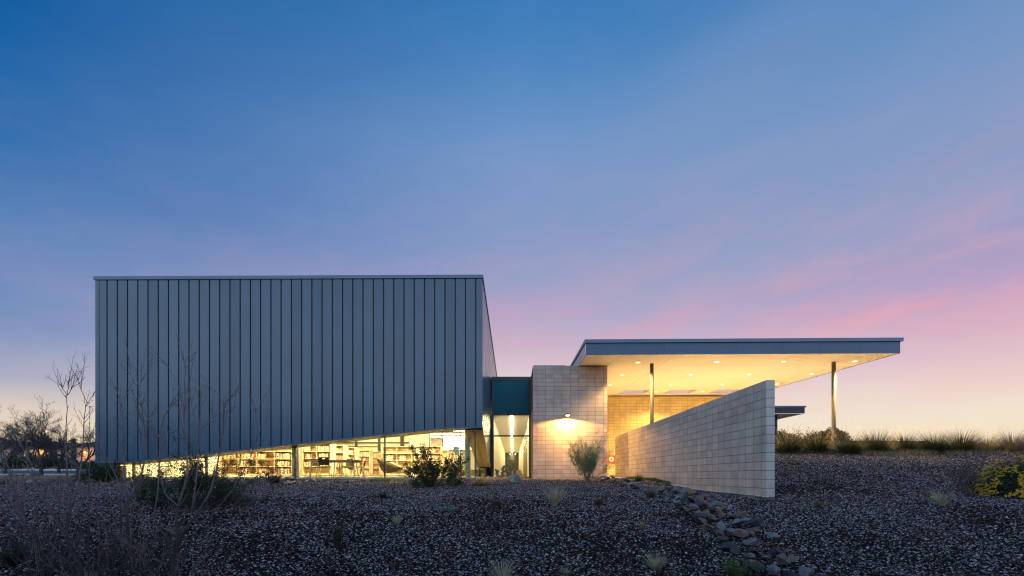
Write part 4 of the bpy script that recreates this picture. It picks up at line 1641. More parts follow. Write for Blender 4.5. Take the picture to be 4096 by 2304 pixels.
def leaf(mb, p, d, n_, w, l, mi=0):
    d = d.normalized()
    s_ = d.cross(n_)
    if s_.length < 1e-4:
        s_ = d.orthogonal()
    s_.normalize()
    mb.quad(p, p + d * l * .5 + s_ * w * .5, p + d * l, p + d * l * .5 - s_ * w * .5, mi=mi)
def leafy(name, base, h_, rad, label, cat, leafm, seed=1, stems=9, depth=2, nleaf=2500, ls=.045, spread=.55, tilt=.75, up=.10, group=None, flowers=None, bark='darkbark', r0=.014, kids=4, jit=.05):
    rnd = random.Random(seed)
    o = empty(name, base, label, cat, group)
    ms = MB()
    tips = []
    B_ = Vector((0, 0, -.03))
    for k in range(stems):
        a = rnd.uniform(0, 6.283)
        t_ = tilt * math.sqrt(rnd.random())
        d = Vector((math.cos(a) * math.sin(t_) * rad / (h_ * .6), math.sin(a) * math.sin(t_) * rad / (h_ * .6), math.cos(t_)))
        Ls = (h_ * .52) * rnd.uniform(.7, 1.1)
        grow(ms, rnd, B_ + Vector((math.cos(a), math.sin(a), 0)) * .04, d, Ls, r0, depth, spread, 4, tips, up, kids, .0018)
    ms.build('stems', VM[bark], o, True, (0, 0, 0))
    ml = MB()
    for k in range(nleaf):
        t_ = tips[rnd.randrange(len(tips))]
        j = rnd.randrange(len(t_) - 1)
        p = t_[j].lerp(t_[j + 1], rnd.random()) + Vector((rnd.gauss(0, jit), rnd.gauss(0, jit), rnd.gauss(0, jit)))
        if p.z < .02: continue
        d = rdir(rnd, t_[j + 1] - t_[j], .9)
        n_ = Vector((rnd.gauss(0, .5), rnd.gauss(0, .5), 1))
        s_ = ls * rnd.uniform(.6, 1.3)
        leaf(ml, p, d, n_, s_ * .6, s_)
    ml.build('foliage', VM[leafm], o, False, (0, 0, 0))
    if flowers:
        mf = MB()
        for k in range(flowers[0]):
            t_ = tips[rnd.randrange(len(tips))]
            p = t_[-1] + Vector((rnd.gauss(0, .02), rnd.gauss(0, .02), .02))
            for a in range(5):
                aa = a * 1.2566
                d = Vector((math.cos(aa), math.sin(aa) * .6 - .4, .35))
                leaf(mf, p, d, Vector((0, -.6, 1)), flowers[1] * .7, flowers[1])
        mf.build('blossom', VM[flowers[2]], o, False, (0, 0, 0))
    return o
def tuft(name, base, h_, rad, label, mat, seed=1, n_=120, w=.006, droop=.5, group=None, plume=None, cat='grass tuft', lean=.9, core=.25):
    rnd = random.Random(seed)
    mb = MB()
    mp = MB()
    for k in range(n_):
        a = rnd.uniform(0, 6.283)
        t_ = lean * rnd.random() ** .75
        L_ = h_ * rnd.uniform(.55, 1.08)
        bp = Vector((math.cos(a), math.sin(a), 0)) * rad * core * rnd.random() ** .5
        out_ = Vector((math.cos(a), math.sin(a), 0))
        d = (out_ * math.sin(t_) * (rad / h_ * 1.3) + Vector((0, 0, 1)) * math.cos(t_)).normalized()
        p = bp + Vector((0, 0, -.01))
        s_ = Vector((-math.sin(a + rnd.uniform(-1, 1)), math.cos(a), 0)).normalized()
        ww = w * rnd.uniform(.6, 1.3)
        segs = 4
        pts = [p]
        for i in range(segs):
            d = (d + out_ * droop * .13 * (i + 1) + Vector((0, 0, -droop * .16 * (i + 1) * rnd.random()))).normalized()
            pts.append(pts[-1] + d * L_ / segs)
        for i in range(segs):
            w0, w1 = ww * (1 - i / segs), ww * (1 - (i + 1) / segs) + .0006
            mb.quad(pts[i] - s_ * w0, pts[i] + s_ * w0, pts[i + 1] + s_ * w1, pts[i + 1] - s_ * w1)
    if plume:
        o = empty(name, base, label, cat, group)
        mb.build('blades', VM[mat], o, False, (0, 0, 0))
        npl, ph, pw_, pm = plume
        for k in range(npl):
            a = rnd.uniform(0, 6.283)
            t_ = .75 * rnd.random() ** .6
            d = Vector((math.cos(a) * math.sin(t_), math.sin(a) * math.sin(t_), math.cos(t_)))
            p0 = Vector((0, 0, 0)) + d * h_ * .3
            p1 = d * ph * rnd.uniform(.75, 1.1) + Vector((0, 0, rnd.uniform(-.03, .03)))
            s_ = d.orthogonal().normalized()
            mp.quad(p0 - s_ * .002, p0 + s_ * .002, p1 + s_ * .0012, p1 - s_ * .0012)
            for j in range(9):
                q_ = p0.lerp(p1, rnd.uniform(.5, 1.0))
                dd = rdir(rnd, d, .5)
                L_ = rnd.uniform(.05, .13)
                s2 = dd.orthogonal().normalized()
                mp.quad(q_ - s2 * pw_, q_ + s2 * pw_, q_ + dd * L_ + s2 * pw_ * .3, q_ + dd * L_ - s2 * pw_ * .3)
        mp.build('plumes', VM[pm], o, False, (0, 0, 0))
        return o
    o = mb.build(name, VM[mat], None, False, (0, 0, 0))
    o.location = base
    return tag(o, label, cat, group)

# flowering shrub in front of the right window
p = gp(1735, 1947)
leafy('flowering_shrub', p, 1.62, 2.2, 'broad dark shrub with small pale flowers against the right library window', 'shrub', 'leaf_dark', 3, 15, 3, 17000, .050, .5, 1.1, .05, None, (26, .035, 'white_petal'), r0=.016, kids=3, jit=.035)
p = gp(1100, 1957)
leafy('twiggy_shrub', p, 1.30, .62, 'thin sparse shrub growing up in front of a window mullion', 'shrub', 'leaf_dark', 5, 7, 2, 320, .05, .45, .6, .1, r0=.011)
p = gp(1098, 1932)
tuft('dark_grass_clump', p, .52, .5, 'dark round grass clump at the foot of the left window', 'grass_dark', 61, 420, .007, .5)
# creosote like shrub in the middle left
p = gp(760, 2032)
leafy('creosote_shrub', p, 1.30, 2.0, 'wide tangled green shrub with white blossoms in front of the low left windows', 'shrub', 'leaf_dark', 8, 30, 3, 24000, .030, .6, 1.15, .05, None, (34, .016, 'white_petal'), r0=.010, kids=3, jit=.03)
# upright green shrub by the block wing
p = gp(2350, 1934)
FMIN = .05
leafy('green_shrub', p, 2.15, 1.15, 'upright light green shrub standing in front of the tan block wing', 'shrub', 'leaf_pale', 12, 30, 2, 8500, .045, .30, .58, .10, r0=.008, kids=4, bark='pale_bark', jit=.03)
FMIN = .35
# dark shrub at the hall's left corner
p = Vector((-15.85, 19.35, 0))
leafy('dark_shrub', (p.x, 19.35, hz(p.x, 19.35)), .92, .62, 'dense black green shrub tucked under the left corner of the hall', 'shrub', 'leaf_dark', 15, 20, 2, 9000, .05, .6, 1.1, .05)
# low plants on the gravel
def gtuft(px_, py_, hpx, wpx, name, label, mat, seed, n_, w=.005, droop=.5, lean=.9):
    p = gp(px_, py_)
    s = F / p.y
    return tuft(name, p, hpx / s, wpx / s / 2, label, mat, seed, n_, w, droop, None, None, 'plant', lean)
gtuft(2218, 2024, 105, 78, 'straw_tuft', 'pale straw grass tuft with tall wisps on the gravel below the block wing', 'grass_dry', 31, 190, .0045, .35)
gtuft(3762, 2022, 85, 95, 'straw_tuft', 'pale straw grass tuft on the right hand gravel below the slope', 'grass_dry', 32, 170, .0045, .4)
gtuft(2622, 2278, 95, 120, 'straw_tuft', 'spiky straw grass tuft close to the viewer left of the swale', 'grass_dry', 33, 160, .003, .4)
gtuft(1588, 2098, 55, 50, 'straw_tuft', 'small straw grass tuft alone on the middle gravel', 'grass_dry', 34, 90, .004, .3)
gtuft(2572, 2118, 55, 60, 'straw_tuft', 'small yellow straw tuft left of the swale bend', 'grass_straw', 35, 80, .004, .6)
gtuft(2010, 2318, 110, 140, 'straw_tuft', 'loose straw grass tuft cut by the lower edge of the view', 'grass_dry', 36, 120, .0028, .4)
gtuft(2262, 2300, 55, 90, 'straw_tuft', 'low yellow green tuft near the lower edge of the view', 'grass_straw', 37, 90, .003, .6)
gtuft(3942, 1980, 55, 75, 'straw_tuft', 'grey straw tuft beside the yellow flowering bush', 'grass_straw', 38, 140, .004, .6)
gtuft(330, 2330, 90, 160, 'straw_tuft', 'dry straw grass among the bare saplings', 'grass_straw', 39, 140, .0025, .5)
gtuft(700, 2140, 70, 90, 'straw_tuft', 'thin straw tuft between the bare saplings', 'grass_straw', 40, 60, .003, .4)
gtuft(3272, 2030, 42, 56, 'green_tuft', 'small green grass tuft on the gravel right of the long wall', 'grass_green', 41, 120, .004, .5)
gtuft(3560, 1874, 26, 50, 'green_tuft', 'small grey green tuft on the upper right gravel', 'grass_green', 42, 90, .005, .6)
gtuft(3705, 1917, 20, 120, 'flat_grass', 'flat dry grass patch with a green centre on the right slope', 'grass_straw', 43, 160, .006, .9, 1.3)
gtuft(3715, 1914, 20, 60, 'green_tuft', 'green clump in the middle of the flat dry patch', 'grass_green', 44, 120, .006, .7)
gtuft(1988, 2022, 42, 66, 'brown_weed', 'round brown weed on the gravel below the glass link', 'brown_weed', 45, 260, .005, .3)
gtuft(2393, 2022, 46, 60, 'brown_weed', 'round brown weed right of the pale straw tuft', 'brown_weed', 46, 260, .005, .3)
gtuft(2602, 1992, 50, 66, 'brown_weed', 'brown weed among the upper swale rocks', 'brown_weed', 47, 240, .005, .3)
gtuft(1533, 1992, 40, 60, 'dark_weed', 'small dark green weed in front of the lounge chair window', 'grass_dark', 48, 160, .005, .4)
gtuft(1352, 2190, 120, 60, 'dark_weed', 'tall narrow dark weed on the open gravel', 'grass_dark', 49, 110, .004, .15, .5)
gtuft(1475, 2150, 40, 50, 'dark_weed', 'low dark weed right of the tall narrow one', 'grass_dark', 50, 80, .004, .5)
gtuft(1790, 2046, 36, 110, 'grey_green_plant', 'flat grey green plant on the gravel below the flowering shrub', 'leaf_grey', 51, 340, .005, .8, 1.2)
gtuft(1680, 1992, 34, 130, 'straw_tuft', 'flattened pale straw grass below the flowering shrub', 'grass_dry', 52, 120, .004, .9, 1.3)
gtuft(1760, 1984, 28, 90, 'straw_tuft', 'pale straw grass right of the flattened one', 'grass_dry', 53, 100, .004, .9, 1.3)
gtuft(1920, 1940, 66, 130, 'straw_tuft', 'bushy straw clump at the right corner of the hall', 'grass_straw', 54, 420, .006, .7, 1.1)
gtuft(2580, 1992, 38, 110, 'straw_tuft', 'dry leaning straw lying over the swale rocks', 'grass_dry', 55, 100, .004, .9, 1.2)
gtuft(2553, 1924, 46, 70, 'green_tuft', 'bright green grass clump beside the entry step', 'grass_green', 56, 260, .006, .6)
gtuft(60, 2255, 130, 150, 'dark_weed', 'dark green bushy weed at the lower left edge of the view', 'grass_dark', 57, 360, .004, .5)
gtuft(3280, 1812, 10, 40, 'brown_weed', 'low dry weed at the edge of the slope', 'brown_weed', 58, 60, .006, .7)
p = gp(2960, 2322)
leafy('green_weed', p, .34, .24, 'feathery green weed growing among the near swale rocks', 'plant', 'leaf_mid', 71, 16, 2, 1500, .016, .5, .8, .1, r0=.004, jit=.012, bark='leaf_mid')
p = gp(3868, 1985)
leafy('wiry_shrub', p, 1.0, .42, 'dark wiry nearly leafless shrub left of the yellow flowering bush', 'shrub', 'brown_weed', 72, 9, 2, 500, .03, .4, .5, .1, r0=.008)
for i, (px_, h2, lb) in enumerate(((150, .75, 'tangled dry twig brush at the lower left edge of the view'), (430, .6, 'tangled dry twig brush between the bare saplings'), (620, .5, 'low tangle of dry twigs right of the bent grey stem'))):
    p = gp(px_, 2300)
    leafy('dry_brush', p, h2, .8, lb, 'brush', 'brown_weed', 740 + i, 12, 3, 60, .014, .45, .9, .10, 'dry brush in the near left corner', r0=.006, bark='darkbark', kids=3)
# straw wisps over the wiry shrub
p = gp(1720, 2020)
leafy('dead_twigs', (p.x, p.y, p.z), .32, .5, 'fallen bare twigs on the gravel below the flowering shrub', 'plant', 'brown_weed', 73, 6, 1, 10, .02, .4, 1.2, 0, r0=.006, bark='twig')

# ground cover at the foot of the long wall
def mat_of_blades(name, label, pxs, n_, h_, w, mat, seed, cat):
    rnd = random.Random(seed)
    mb = MB()
    for k in range(n_):
        t_ = rnd.random()
        px_ = pxs[0][0] + (pxs[1][0] - pxs[0][0]) * t_
        py_ = pxs[0][1] + (pxs[1][1] - pxs[0][1]) * t_ + rnd.gauss(0, pxs[2])
        Yk = pxs[3] + (pxs[4] - pxs[3]) * t_ + rnd.gauss(0, pxs[5])
        x = (px_ - CX) * Yk / F
        p = Vector((x, Yk, hz(x, Yk)))
        d = Vector((rnd.gauss(0, .5), rnd.gauss(0, .5), 1)).normalized()
        L_ = h_ * rnd.uniform(.4, 1.2)
        s_ = Vector((rnd.gauss(0, 1), rnd.gauss(0, 1), 0)).normalized() * w
        mb.quad(p - s_, p + s_, p + d * L_ + s_ * .2, p + d * L_ - s_ * .2)
    return tag(mb.build(name, VM[mat]), label, cat, kind='stuff')
mat_of_blades('ground_cover', 'low green ground cover at the foot of the long block wall', ((2505, 0), (2680, 0), 0, 23.3, 18.4, .25), 1800, .13, .02, 'grass_green', 81, 'ground cover')
mat_of_blades('dry_grass', 'dry straw litter and grass along the foot of the hall and link', ((1560, 0), (2120, 0), 0, 19.3, 24.4, .35), 2600, .12, .008, 'grass_straw', 82, 'dry grass')
mat_of_blades('dry_grass', 'thin green weeds sprouting in front of the lounge window', ((1500, 0), (1640, 0), 0, 19.7, 19.6, .12), 420, .22, .006, 'grass_green', 83, 'weeds')
mat_of_blades('dry_grass', 'pale dry grass verge between the gravel and the road on the left', ((-60, 0), (420, 0), 0, 33, 33, 5.5), 6500, .16, .02, 'grass_straw', 84, 'dry grass')

# yellow flowering mound on the right
def brittlebush():
    p = gp(4150, 1984)
    o = empty('yellow_flower_bush', p, 'rounded bush covered in yellow daisies at the right edge', 'bush')
    rnd = random.Random(5)
    rx, ry, rz_ = 1.02, .85, .80
    ml = MB()
    for k in range(9000):
        a = rnd.uniform(0, 6.283); t_ = math.acos(rnd.uniform(0, 1))
        rr2 = rnd.uniform(.72, 1.0) * (1 + .10 * math.sin(3 * a) + .06 * math.sin(7 * a + 2))
        q_ = Vector((rx * math.sin(t_) * math.cos(a), ry * math.sin(t_) * math.sin(a), rz_ * math.cos(t_))) * rr2
        leaf(ml, q_, rdir(rnd, q_ + Vector((0, 0, .1)), .8), Vector((rnd.gauss(0, .4), rnd.gauss(0, .4), 1)), .022, .05)
    ml.build('foliage', VM['leaf_dark'], o, False, (0, 0, 0))
    ms = MB()
    mf = MB(); me_ = MB()
    for k in range(3200):
        a = rnd.uniform(0, 6.283); t_ = math.acos(rnd.uniform(.0, 1)) 
        rr2 = rnd.uniform(1.0, 1.10) * (1 + .10 * math.sin(3 * a) + .06 * math.sin(7 * a + 2))
        n_ = Vector((math.sin(t_) * math.cos(a) / rx, math.sin(t_) * math.sin(a) / ry, math.cos(t_) / rz_)).normalized()
        q_ = Vector((rx * math.sin(t_) * math.cos(a), ry * math.sin(t_) * math.sin(a), rz_ * math.cos(t_))) * rr2
        if mnoise.noise(q_ * 2.3) < -.22: continue
        n_ = (n_ * .8 + Vector((0, -.45, .45))).normalized()
        s1 = n_.orthogonal().normalized(); s2 = n_.cross(s1)
        R_ = rnd.uniform(.017, .027)
        for j in range(9):
            aa = j * .698
            d = (s1 * math.cos(aa) + s2 * math.sin(aa))
            leaf(mf, q_ + d * R_ * .25, d + n_ * .15, n_, R_ * .62, R_ * .85)
        cc = [q_ + n_ * .006 + (s1 * math.cos(j * 1.047) + s2 * math.sin(j * 1.047)) * R_ * .36 for j in range(6)]
        me_.quad(*cc)
        if k % 3 == 0:
            ms.tube([q_ * .7, q_], .002, 3, False)
    mf.build('petals', VM['yellow_petal'], o, False, (0, 0, 0))
    me_.build('flower_eyes', VM['flower_eye'], o, False, (0, 0, 0))
    ms.build('stems', VM['darkbark'], o, False, (0, 0, 0))
brittlebush()

# bunch grasses along the top of the berm
bx_ = [3150, 3268, 3392, 3506, 3614, 3736, 3838, 3946, 4046, 4150]
words = ['first bunch grass from the long wall, darkest', 'second bunch grass from the long wall', 'bunch grass just right of the tall steel column', 'fourth bunch grass from the long wall', 'fifth bunch grass from the long wall',
         'bunch grass at the right end of the low wall', 'bunch grass just right of the low wall, darkest core', 'browner bunch grass, third from the right edge', 'brown bunch grass, second from the right edge', 'bunch grass cut by the right edge']
for i, p_ in enumerate(bx_):
    Yk = 20.4 + .3 * math.sin(i * 2.1)
    x = (p_ - CX) * Yk / F
    tuft('bunch_grass', (x, Yk, hz(x, Yk) - .02), random.uniform(.78, 1.15), random.uniform(.6, .8), words[i] + ', on top of the gravel slope', 'grass_dark' if i < 7 else 'grass_straw', 100 + i, 1700, .0065, .28,
         'bunch grasses on the berm', (80, 1.34, .0018, 'plume'), 'bunch grass', 1.15, .32)
mat_of_blades('dry_grass', 'matted dry grass between the bunch grasses on the berm', ((3110, 0), (4180, 0), 0, 20.3, 20.3, .5), 5200, .24, .006, 'grass_dark', 86, 'dry grass')
mat_of_blades('dry_grass', 'straw coloured litter at the foot of the bunch grasses', ((3450, 0), (4180, 0), 0, 19.9, 19.9, .25), 2600, .20, .006, 'grass_straw', 87, 'dry grass')

for i, (px_, Yk, h2, lb) in enumerate(((3168, 21.0, .85, 'dark rounded bush behind the bunch grasses next to the long wall'), (3228, 21.2, 1.05, 'taller dark bush behind the bunch grasses near the long wall'), (3430, 21.1, .8, 'low dark bush behind the bunch grasses right of the steel column'), (3560, 21.2, .65, 'low dark bush behind the middle bunch grasses'), (3890, 21.1, .6, 'small dark bush behind the right bunch grasses'))):
    x = (px_ - CX) * Yk / F
    leafy('berm_bush', (x, Yk, hz(x, Yk)), h2, .55, lb, 'bush', 'leaf_dark', 520 + i, 14, 2, 2600, .05, .5, .9, .08, None, r0=.012)

# prickly pear in front of the link
def prickly():
    p = gp(2030, 1925, 10, 60)
    p = Vector(((2030 - CX) * 24.2 / F, 24.2, hz(-.2, 24.2)))
    o = empty('prickly_pear', p, 'clump of dark prickly pear pads in front of the glass link', 'cactus')
    rnd = random.Random(11)
    def pad(base, ang, tilt, s_):
        mb = MB()
        prof = [(.02, 0), (.45, .18), (.85, .5), (1, .95), (.9, 1.4), (.6, 1.75), (.15, 1.93)]
        nn = 12
        k0 = 0
        up = Vector((math.sin(tilt) * math.cos(ang), math.sin(tilt) * math.sin(ang) * .4, math.cos(tilt)))
        face = Vector((rnd.gauss(0, .5), -1, 0)).normalized()
        side_ = up.cross(face).normalized()
        face = side_.cross(up).normalized()
        for w_, z_ in prof:
            for k in range(nn):
                a = 6.283 * k / nn
                q_ = Vector(base) + up * z_ * s_ + side_ * math.cos(a) * w_ * s_ * .85 + face * math.sin(a) * s_ * .16 * min(1, w_ * 1.4)
                mb.v.append(tuple(q_))
        for i in range(len(prof) - 1):
            for k in range(nn):
                mb.f.append((i * nn + k, i * nn + (k + 1) % nn, (i + 1) * nn + (k + 1) % nn, (i + 1) * nn + k)); mb.mi.append(0)
        mb.f.append(tuple((len(prof) - 1) * nn + k for k in range(nn))); mb.mi.append(0)
        mb.build('pad', VM['pear'], o, True, (0, 0, 0))
        return Vector(base) + up * s_ * 1.8
    for (bx0, chain) in ((-.42, 3), (-.25, 4), (-.08, 3), (.10, 4), (.24, 4), (.36, 3)):
        b0 = Vector((bx0, rnd.uniform(-.15, .15), -.03))
        for c_ in range(chain):
            a = 0 if rnd.random() < .5 else math.pi
            s_ = rnd.uniform(.085, .12) * (1 - .06 * c_)
            nb_ = pad(b0, a, rnd.uniform(.05, .45), s_)
            if rnd.random() < .5 and c_ > 0:
                pad(b0 + (nb_ - b0) * .7, math.pi - a, rnd.uniform(.6, .9), s_ * .8)
            b0 = nb_
prickly()

# ------------------------------------------------------------------ far left background
M['stucco'] = pmat('tan_stucco', (.34, .24, .17), .9, var=.1, vscale=.5)
def far_building(x0p, x1p, ytop, ybot, Y_, label, wins, lampp, lit=False):
    a, c = at(x0p, ybot, Y_), at(x1p, ytop, Y_)
    o = empty('stucco_building', ((a.x + c.x) / 2, Y_, a.z), label, 'building')
    mb = MB(); mb.box(a.x, c.x, Y_, Y_ + 12, .4, c.z)
    mb.build('wall', M['stucco'], o)
    mb = MB(); mb.box(a.x - .1, c.x + .1, Y_ - .1, Y_ + 12.1, c.z + .003, c.z + .22)
    mb.build('parapet', M['frame'], o)
    for (w0, w1, t0, t1, m_) in wins:
        a2, c2 = at(w0, t1, Y_ - .05), at(w1, t0, Y_ - .05)
        mb = MB(); mb.box(a2.x, c2.x, Y_ - .06, Y_ - .003, a2.z, c2.z)
        mb.build('window', m_, o)
    for (lx, ly) in lampp:
        p = at(lx, ly, Y_ - .4)
        mb = MB(); mb.lathe((p.x, p.y, p.z), [(.10, 0), (.16, .1), (.08, .24)], 12)
        mb.build('porch_lamp', M['lampb'], o)
        mb = MB(); mb.box(p.x - .03, p.x + .03, p.y, Y_ - .003, p.z + .24, p.z + .29)
        mb.build('lamp_bracket', M['frame'], o)
        ld = bpy.data.lights.new('porch_light', 'POINT')
        ld.energy = 120
        ld.color = (1, .42, .08)
        ld.shadow_soft_size = .15
        lo = bpy.data.objects.new('porch_light', ld)
        COL.objects.link(lo)
        lo.location = (p.x, p.y - .25, p.z - .1)
        lo.parent = o
        lo.matrix_parent_inverse = Matrix.Translation(o.location).inverted()
    return o
M['winlit'] = emat('lit_window', (.95, .90, .62), .55)
M['redlamp'] = emat('red_lamp', (1, .03, .03), 3)
far_building(-60, 262, 1798, 1872, 78, 'long low tan stucco building behind the bare trees', [(12, 46, 1827, 1830, M['ivory']), (86, 104, 1822, 1831, M['winlit']), (148, 160, 1826, 1833, M['winlit']), (38, 44, 1820, 1826, M['redlamp'])], [(150, 1801)])
far_building(296, 384, 1790, 1872, 72, 'tan stucco building with an amber porch lamp at the left corner of the hall', [(378, 383, 1796, 1860, M['bluepanel'])], [(339, 1812)])
# white utility box and frame
p = at(41, 1860, 60)
mb = MB(); mb.box(p.x - .3, p.x + .3, 60, 60.5, hz(p.x, 60), p.z + .25)
mb.box(p.x - .33, p.x + .33, 59.97, 60.53, p.z + .253, p.z + .31)
tag(mb.build('utility_box', M['white']), 'small white utility box by the road on the far left', 'utility box')

def bare_tree(px_, Y_, h_, label, seed, spread=.5, lean=(0, 0), n0=3, nm='mesquite_tree'):
    rnd = random.Random(seed)
    x = (px_ - CX) * Y_ / F
    o = empty(nm, (x, Y_, hz(x, Y_)), label, 'tree', 'bare trees beside the road')
    mb = MB(); tips = []
    mt = MB()
    tp = [Vector((0, 0, -.1)), Vector((lean[0] * .3, 0, h_ * .12)), Vector((lean[0] * .6, 0, h_ * .22))]
    mt.tube(tp, [.16, .13, .11], 8, False)
    mt.build('trunk', VM['darkbark'], o, True, (0, 0, 0))
    for k in range(n0 + 2):
        a = 6.283 * k / (n0 + 2) + rnd.uniform(-.4, .4)
        d = Vector((math.cos(a) * .8 + lean[0], math.sin(a) * .6, .75))
        grow(mb, rnd, tp[rnd.choice([1, 2])], d, h_ * .40, .085, 4, spread, 5, tips, .07, 3, .009, 5, .2, .68)
    # fine twigs
    for t_ in list(tips):
        for k in range(3):
            q_ = t_[0].lerp(t_[-1], rnd.random())
            d = rdir(rnd, t_[-1] - t_[0], .8)
            L_ = rnd.uniform(.2, .5)
            s_ = d.orthogonal().normalized() * .007
            m2 = q_ + d * L_ * .5 + Vector((rnd.gauss(0, .03), 0, rnd.gauss(0, .03)))
            mb.quad(q_ - s_, q_ + s_, m2 + s_ * .7, m2 - s_ * .7)
            mb.quad(m2 - s_ * .7, m2 + s_ * .7, q_ + d * L_ + s_ * .3, q_ + d * L_ - s_ * .3)
    mb.build('crown', VM['darkbark'], o, False, (0, 0, 0))
bare_tree(165, 44, 6.0, 'large bare mesquite tree with a wide twiggy crown left of the saguaro', 301, .55, (.0, 0))
bare_tree(20, 46, 5.6, 'bare mesquite tree cut by the left edge', 302, .55, (.2, 0))
bare_tree(315, 43, 5.0, 'bare spreading tree between the saguaro and the hall', 303, .6, (-.1, 0))
bare_tree(236, 47, 4.4, 'bare mesquite tree with thin upright limbs beside the saguaro', 305, .5, (-.05, 0))
bare_tree(80, 57, 5.5, 'smaller bare tree farther back on the left', 304, .6, (.1, 0))
lab_ = ['dark shrub mass at the left edge below the bare trees', 'dark green shrub below the large bare tree', 'dark shrub in front of the tan building', 'low dark shrub left of the saguaro', 'dark shrub at the foot of the saguaro', 'low dark shrub right of the saguaro', 'dark shrub nearest the hall across the road']
for i, (px_, hh, ww) in enumerate(((0, 2.4, 2.6), (95, 2.2, 2.2), (170, 2.5, 2.2), (235, 2.0, 2.0), (283, 1.2, 1.5), (325, 1.1, 1.6), (368, 1.3, 1.5))):
    Yk = 56.5
    x = (px_ - CX) * Yk / F
    leafy('roadside_shrub', (x, Yk, hz(x, Yk)), hh, ww, lab_[i], 'shrub', 'leaf_dark', 400 + i, 16, 2, 2600, .16, .6, 1.1, .05, 'dark shrubs across the road', r0=.03, jit=.12)
for i, (px_, Yk, hh, ww, lb) in enumerate(((70, 36, .55, 1.0, 'low green shrub on the near road verge'), (325, 38, .5, 1.1, 'low grey green shrub on the verge near the hall'), (140, 37.5, .4, .8, 'small shrub on the verge under the large bare tree'))):
    x = (px_ - CX) * Yk / F
    leafy('verge_shrub', (x, Yk, hz(x, Yk)), hh, ww, lb, 'shrub', 'leaf_grey' if i else 'leaf_mid', 420 + i, 12, 2, 1200, .06, .6, 1.1, .05, None, r0=.012)
# saguaro
x = (294 - CX) * 55.5 / F
sg = empty('saguaro', (x, 55.5, hz(x, 55.5)), 'single column saguaro cactus standing in front of the tan building', 'cactus')
mb = MB()
hh = (1862 - 1737) * 55.5 / F
nn = 36
prof = [(.20, -.1), (.24, .3), (.255, hh * .4), (.25, hh * .65), (.225, hh * .70), (.22, hh * .86), (.20, hh * .94), (.13, hh * .985), (.03, hh)]
for r_, z_ in prof:
    for k in range(nn):
        a = 6.283 * k / nn
        rr3 = r_ * (1 if k % 2 else .86)
        mb.v.append((rr3 * math.cos(a), rr3 * math.sin(a), z_))
for i in range(len(prof) - 1):
    for k in range(nn):
        mb.f.append((i * nn + k, i * nn + (k + 1) % nn, (i + 1) * nn + (k + 1) % nn, (i + 1) * nn + k)); mb.mi.append(0)
mb.f.append(tuple((len(prof) - 1) * nn + k for k in range(nn))); mb.mi.append(0)
mb.build('stem', VM['cactus'], sg, False, (0, 0, 0))
# slim conifer and a round topped tree
x = (204 - CX) * 90 / F
sl = leafy('slim_conifer', (x, 90, .65), (1875 - 1728) * 90 / F, .55, 'slim dark conifer rising above the building roof', 'tree', 'leaf_dark', 431, 3, 2, 2200, .3, .35, .15, .2, r0=.08, jit=.16)
# round evergreen trees beyond the low wall on the right
def round_tree(px_, Y_, w_, top_px, label, seed, mat='leaf_dark', n_=5200):
    rnd = random.Random(seed)
    x = (px_ - CX) * Y_ / F
    zt_ = (H - top_px) * Y_ / F
    zg = .9
    o = empty('round_tree', (x, Y_, zg), label, 'tree', 'trees beyond the low wall')
    mb = MB(); tips = []
    hh_ = zt_ - zg
    mb.tube([(0, 0, -.1), (.05, 0, hh_ * .35)], [.2, .15], 8, False)
    mb.build('trunk', VM['darkbark'], o, True, (0, 0, 0))
    mb = MB()
    for k in range(7):
        a = rnd.uniform(0, 6.283)
        grow(mb, rnd, (0, 0, hh_ * .3), (math.cos(a), math.sin(a), .7), hh_ * .45, .07, 2, .6, 4, tips, .04, 3, .01)
    mb.build('limbs', VM['darkbark'], o, True, (0, 0, 0))
    ml = MB()
    cl = []
    while len(cl) < 34:
        v_ = Vector((rnd.uniform(-1, 1), rnd.uniform(-1, 1), rnd.uniform(0, 1)))
        if v_.length < .92:
            cl.append((Vector((v_.x * w_ * .42, v_.y * w_ * .42, hh_ * (.40 + .50 * max(v_.z, 0) ** .55))), rnd.uniform(.10, .16) * w_))
    for k in range(n_):
        c_, cr2 = cl[rnd.randrange(len(cl))]
        v_ = Vector((rnd.gauss(0, 1), rnd.gauss(0, 1), rnd.gauss(0, .8))).normalized() * cr2 * rnd.uniform(.5, 1.05)
        q_ = c_ + v_
        e = (q_.x / (w_ / 2)) ** 2 + ((q_.z - hh_ * .5) / (hh_ * .5)) ** 2
        leaf(ml, q_, rdir(rnd, (0, 0, 1), 1.2), Vector((rnd.gauss(0, 1), rnd.gauss(0, 1), 1)), .10, .17)
    ml.build('crown', VM[mat], o, False, (0, 0, 0))
round_tree(3320, 60, 5.2, 1702, 'round topped evergreen behind the tall steel column', 501, n_=14000)
round_tree(3130, 58, 3.4, 1705, 'evergreen partly hidden by the end of the long wall', 502, n_=4000)
round_tree(3190, 52, 2.4, 1724, 'loose low tree between the long wall and the round evergreen', 503, n_=1700)

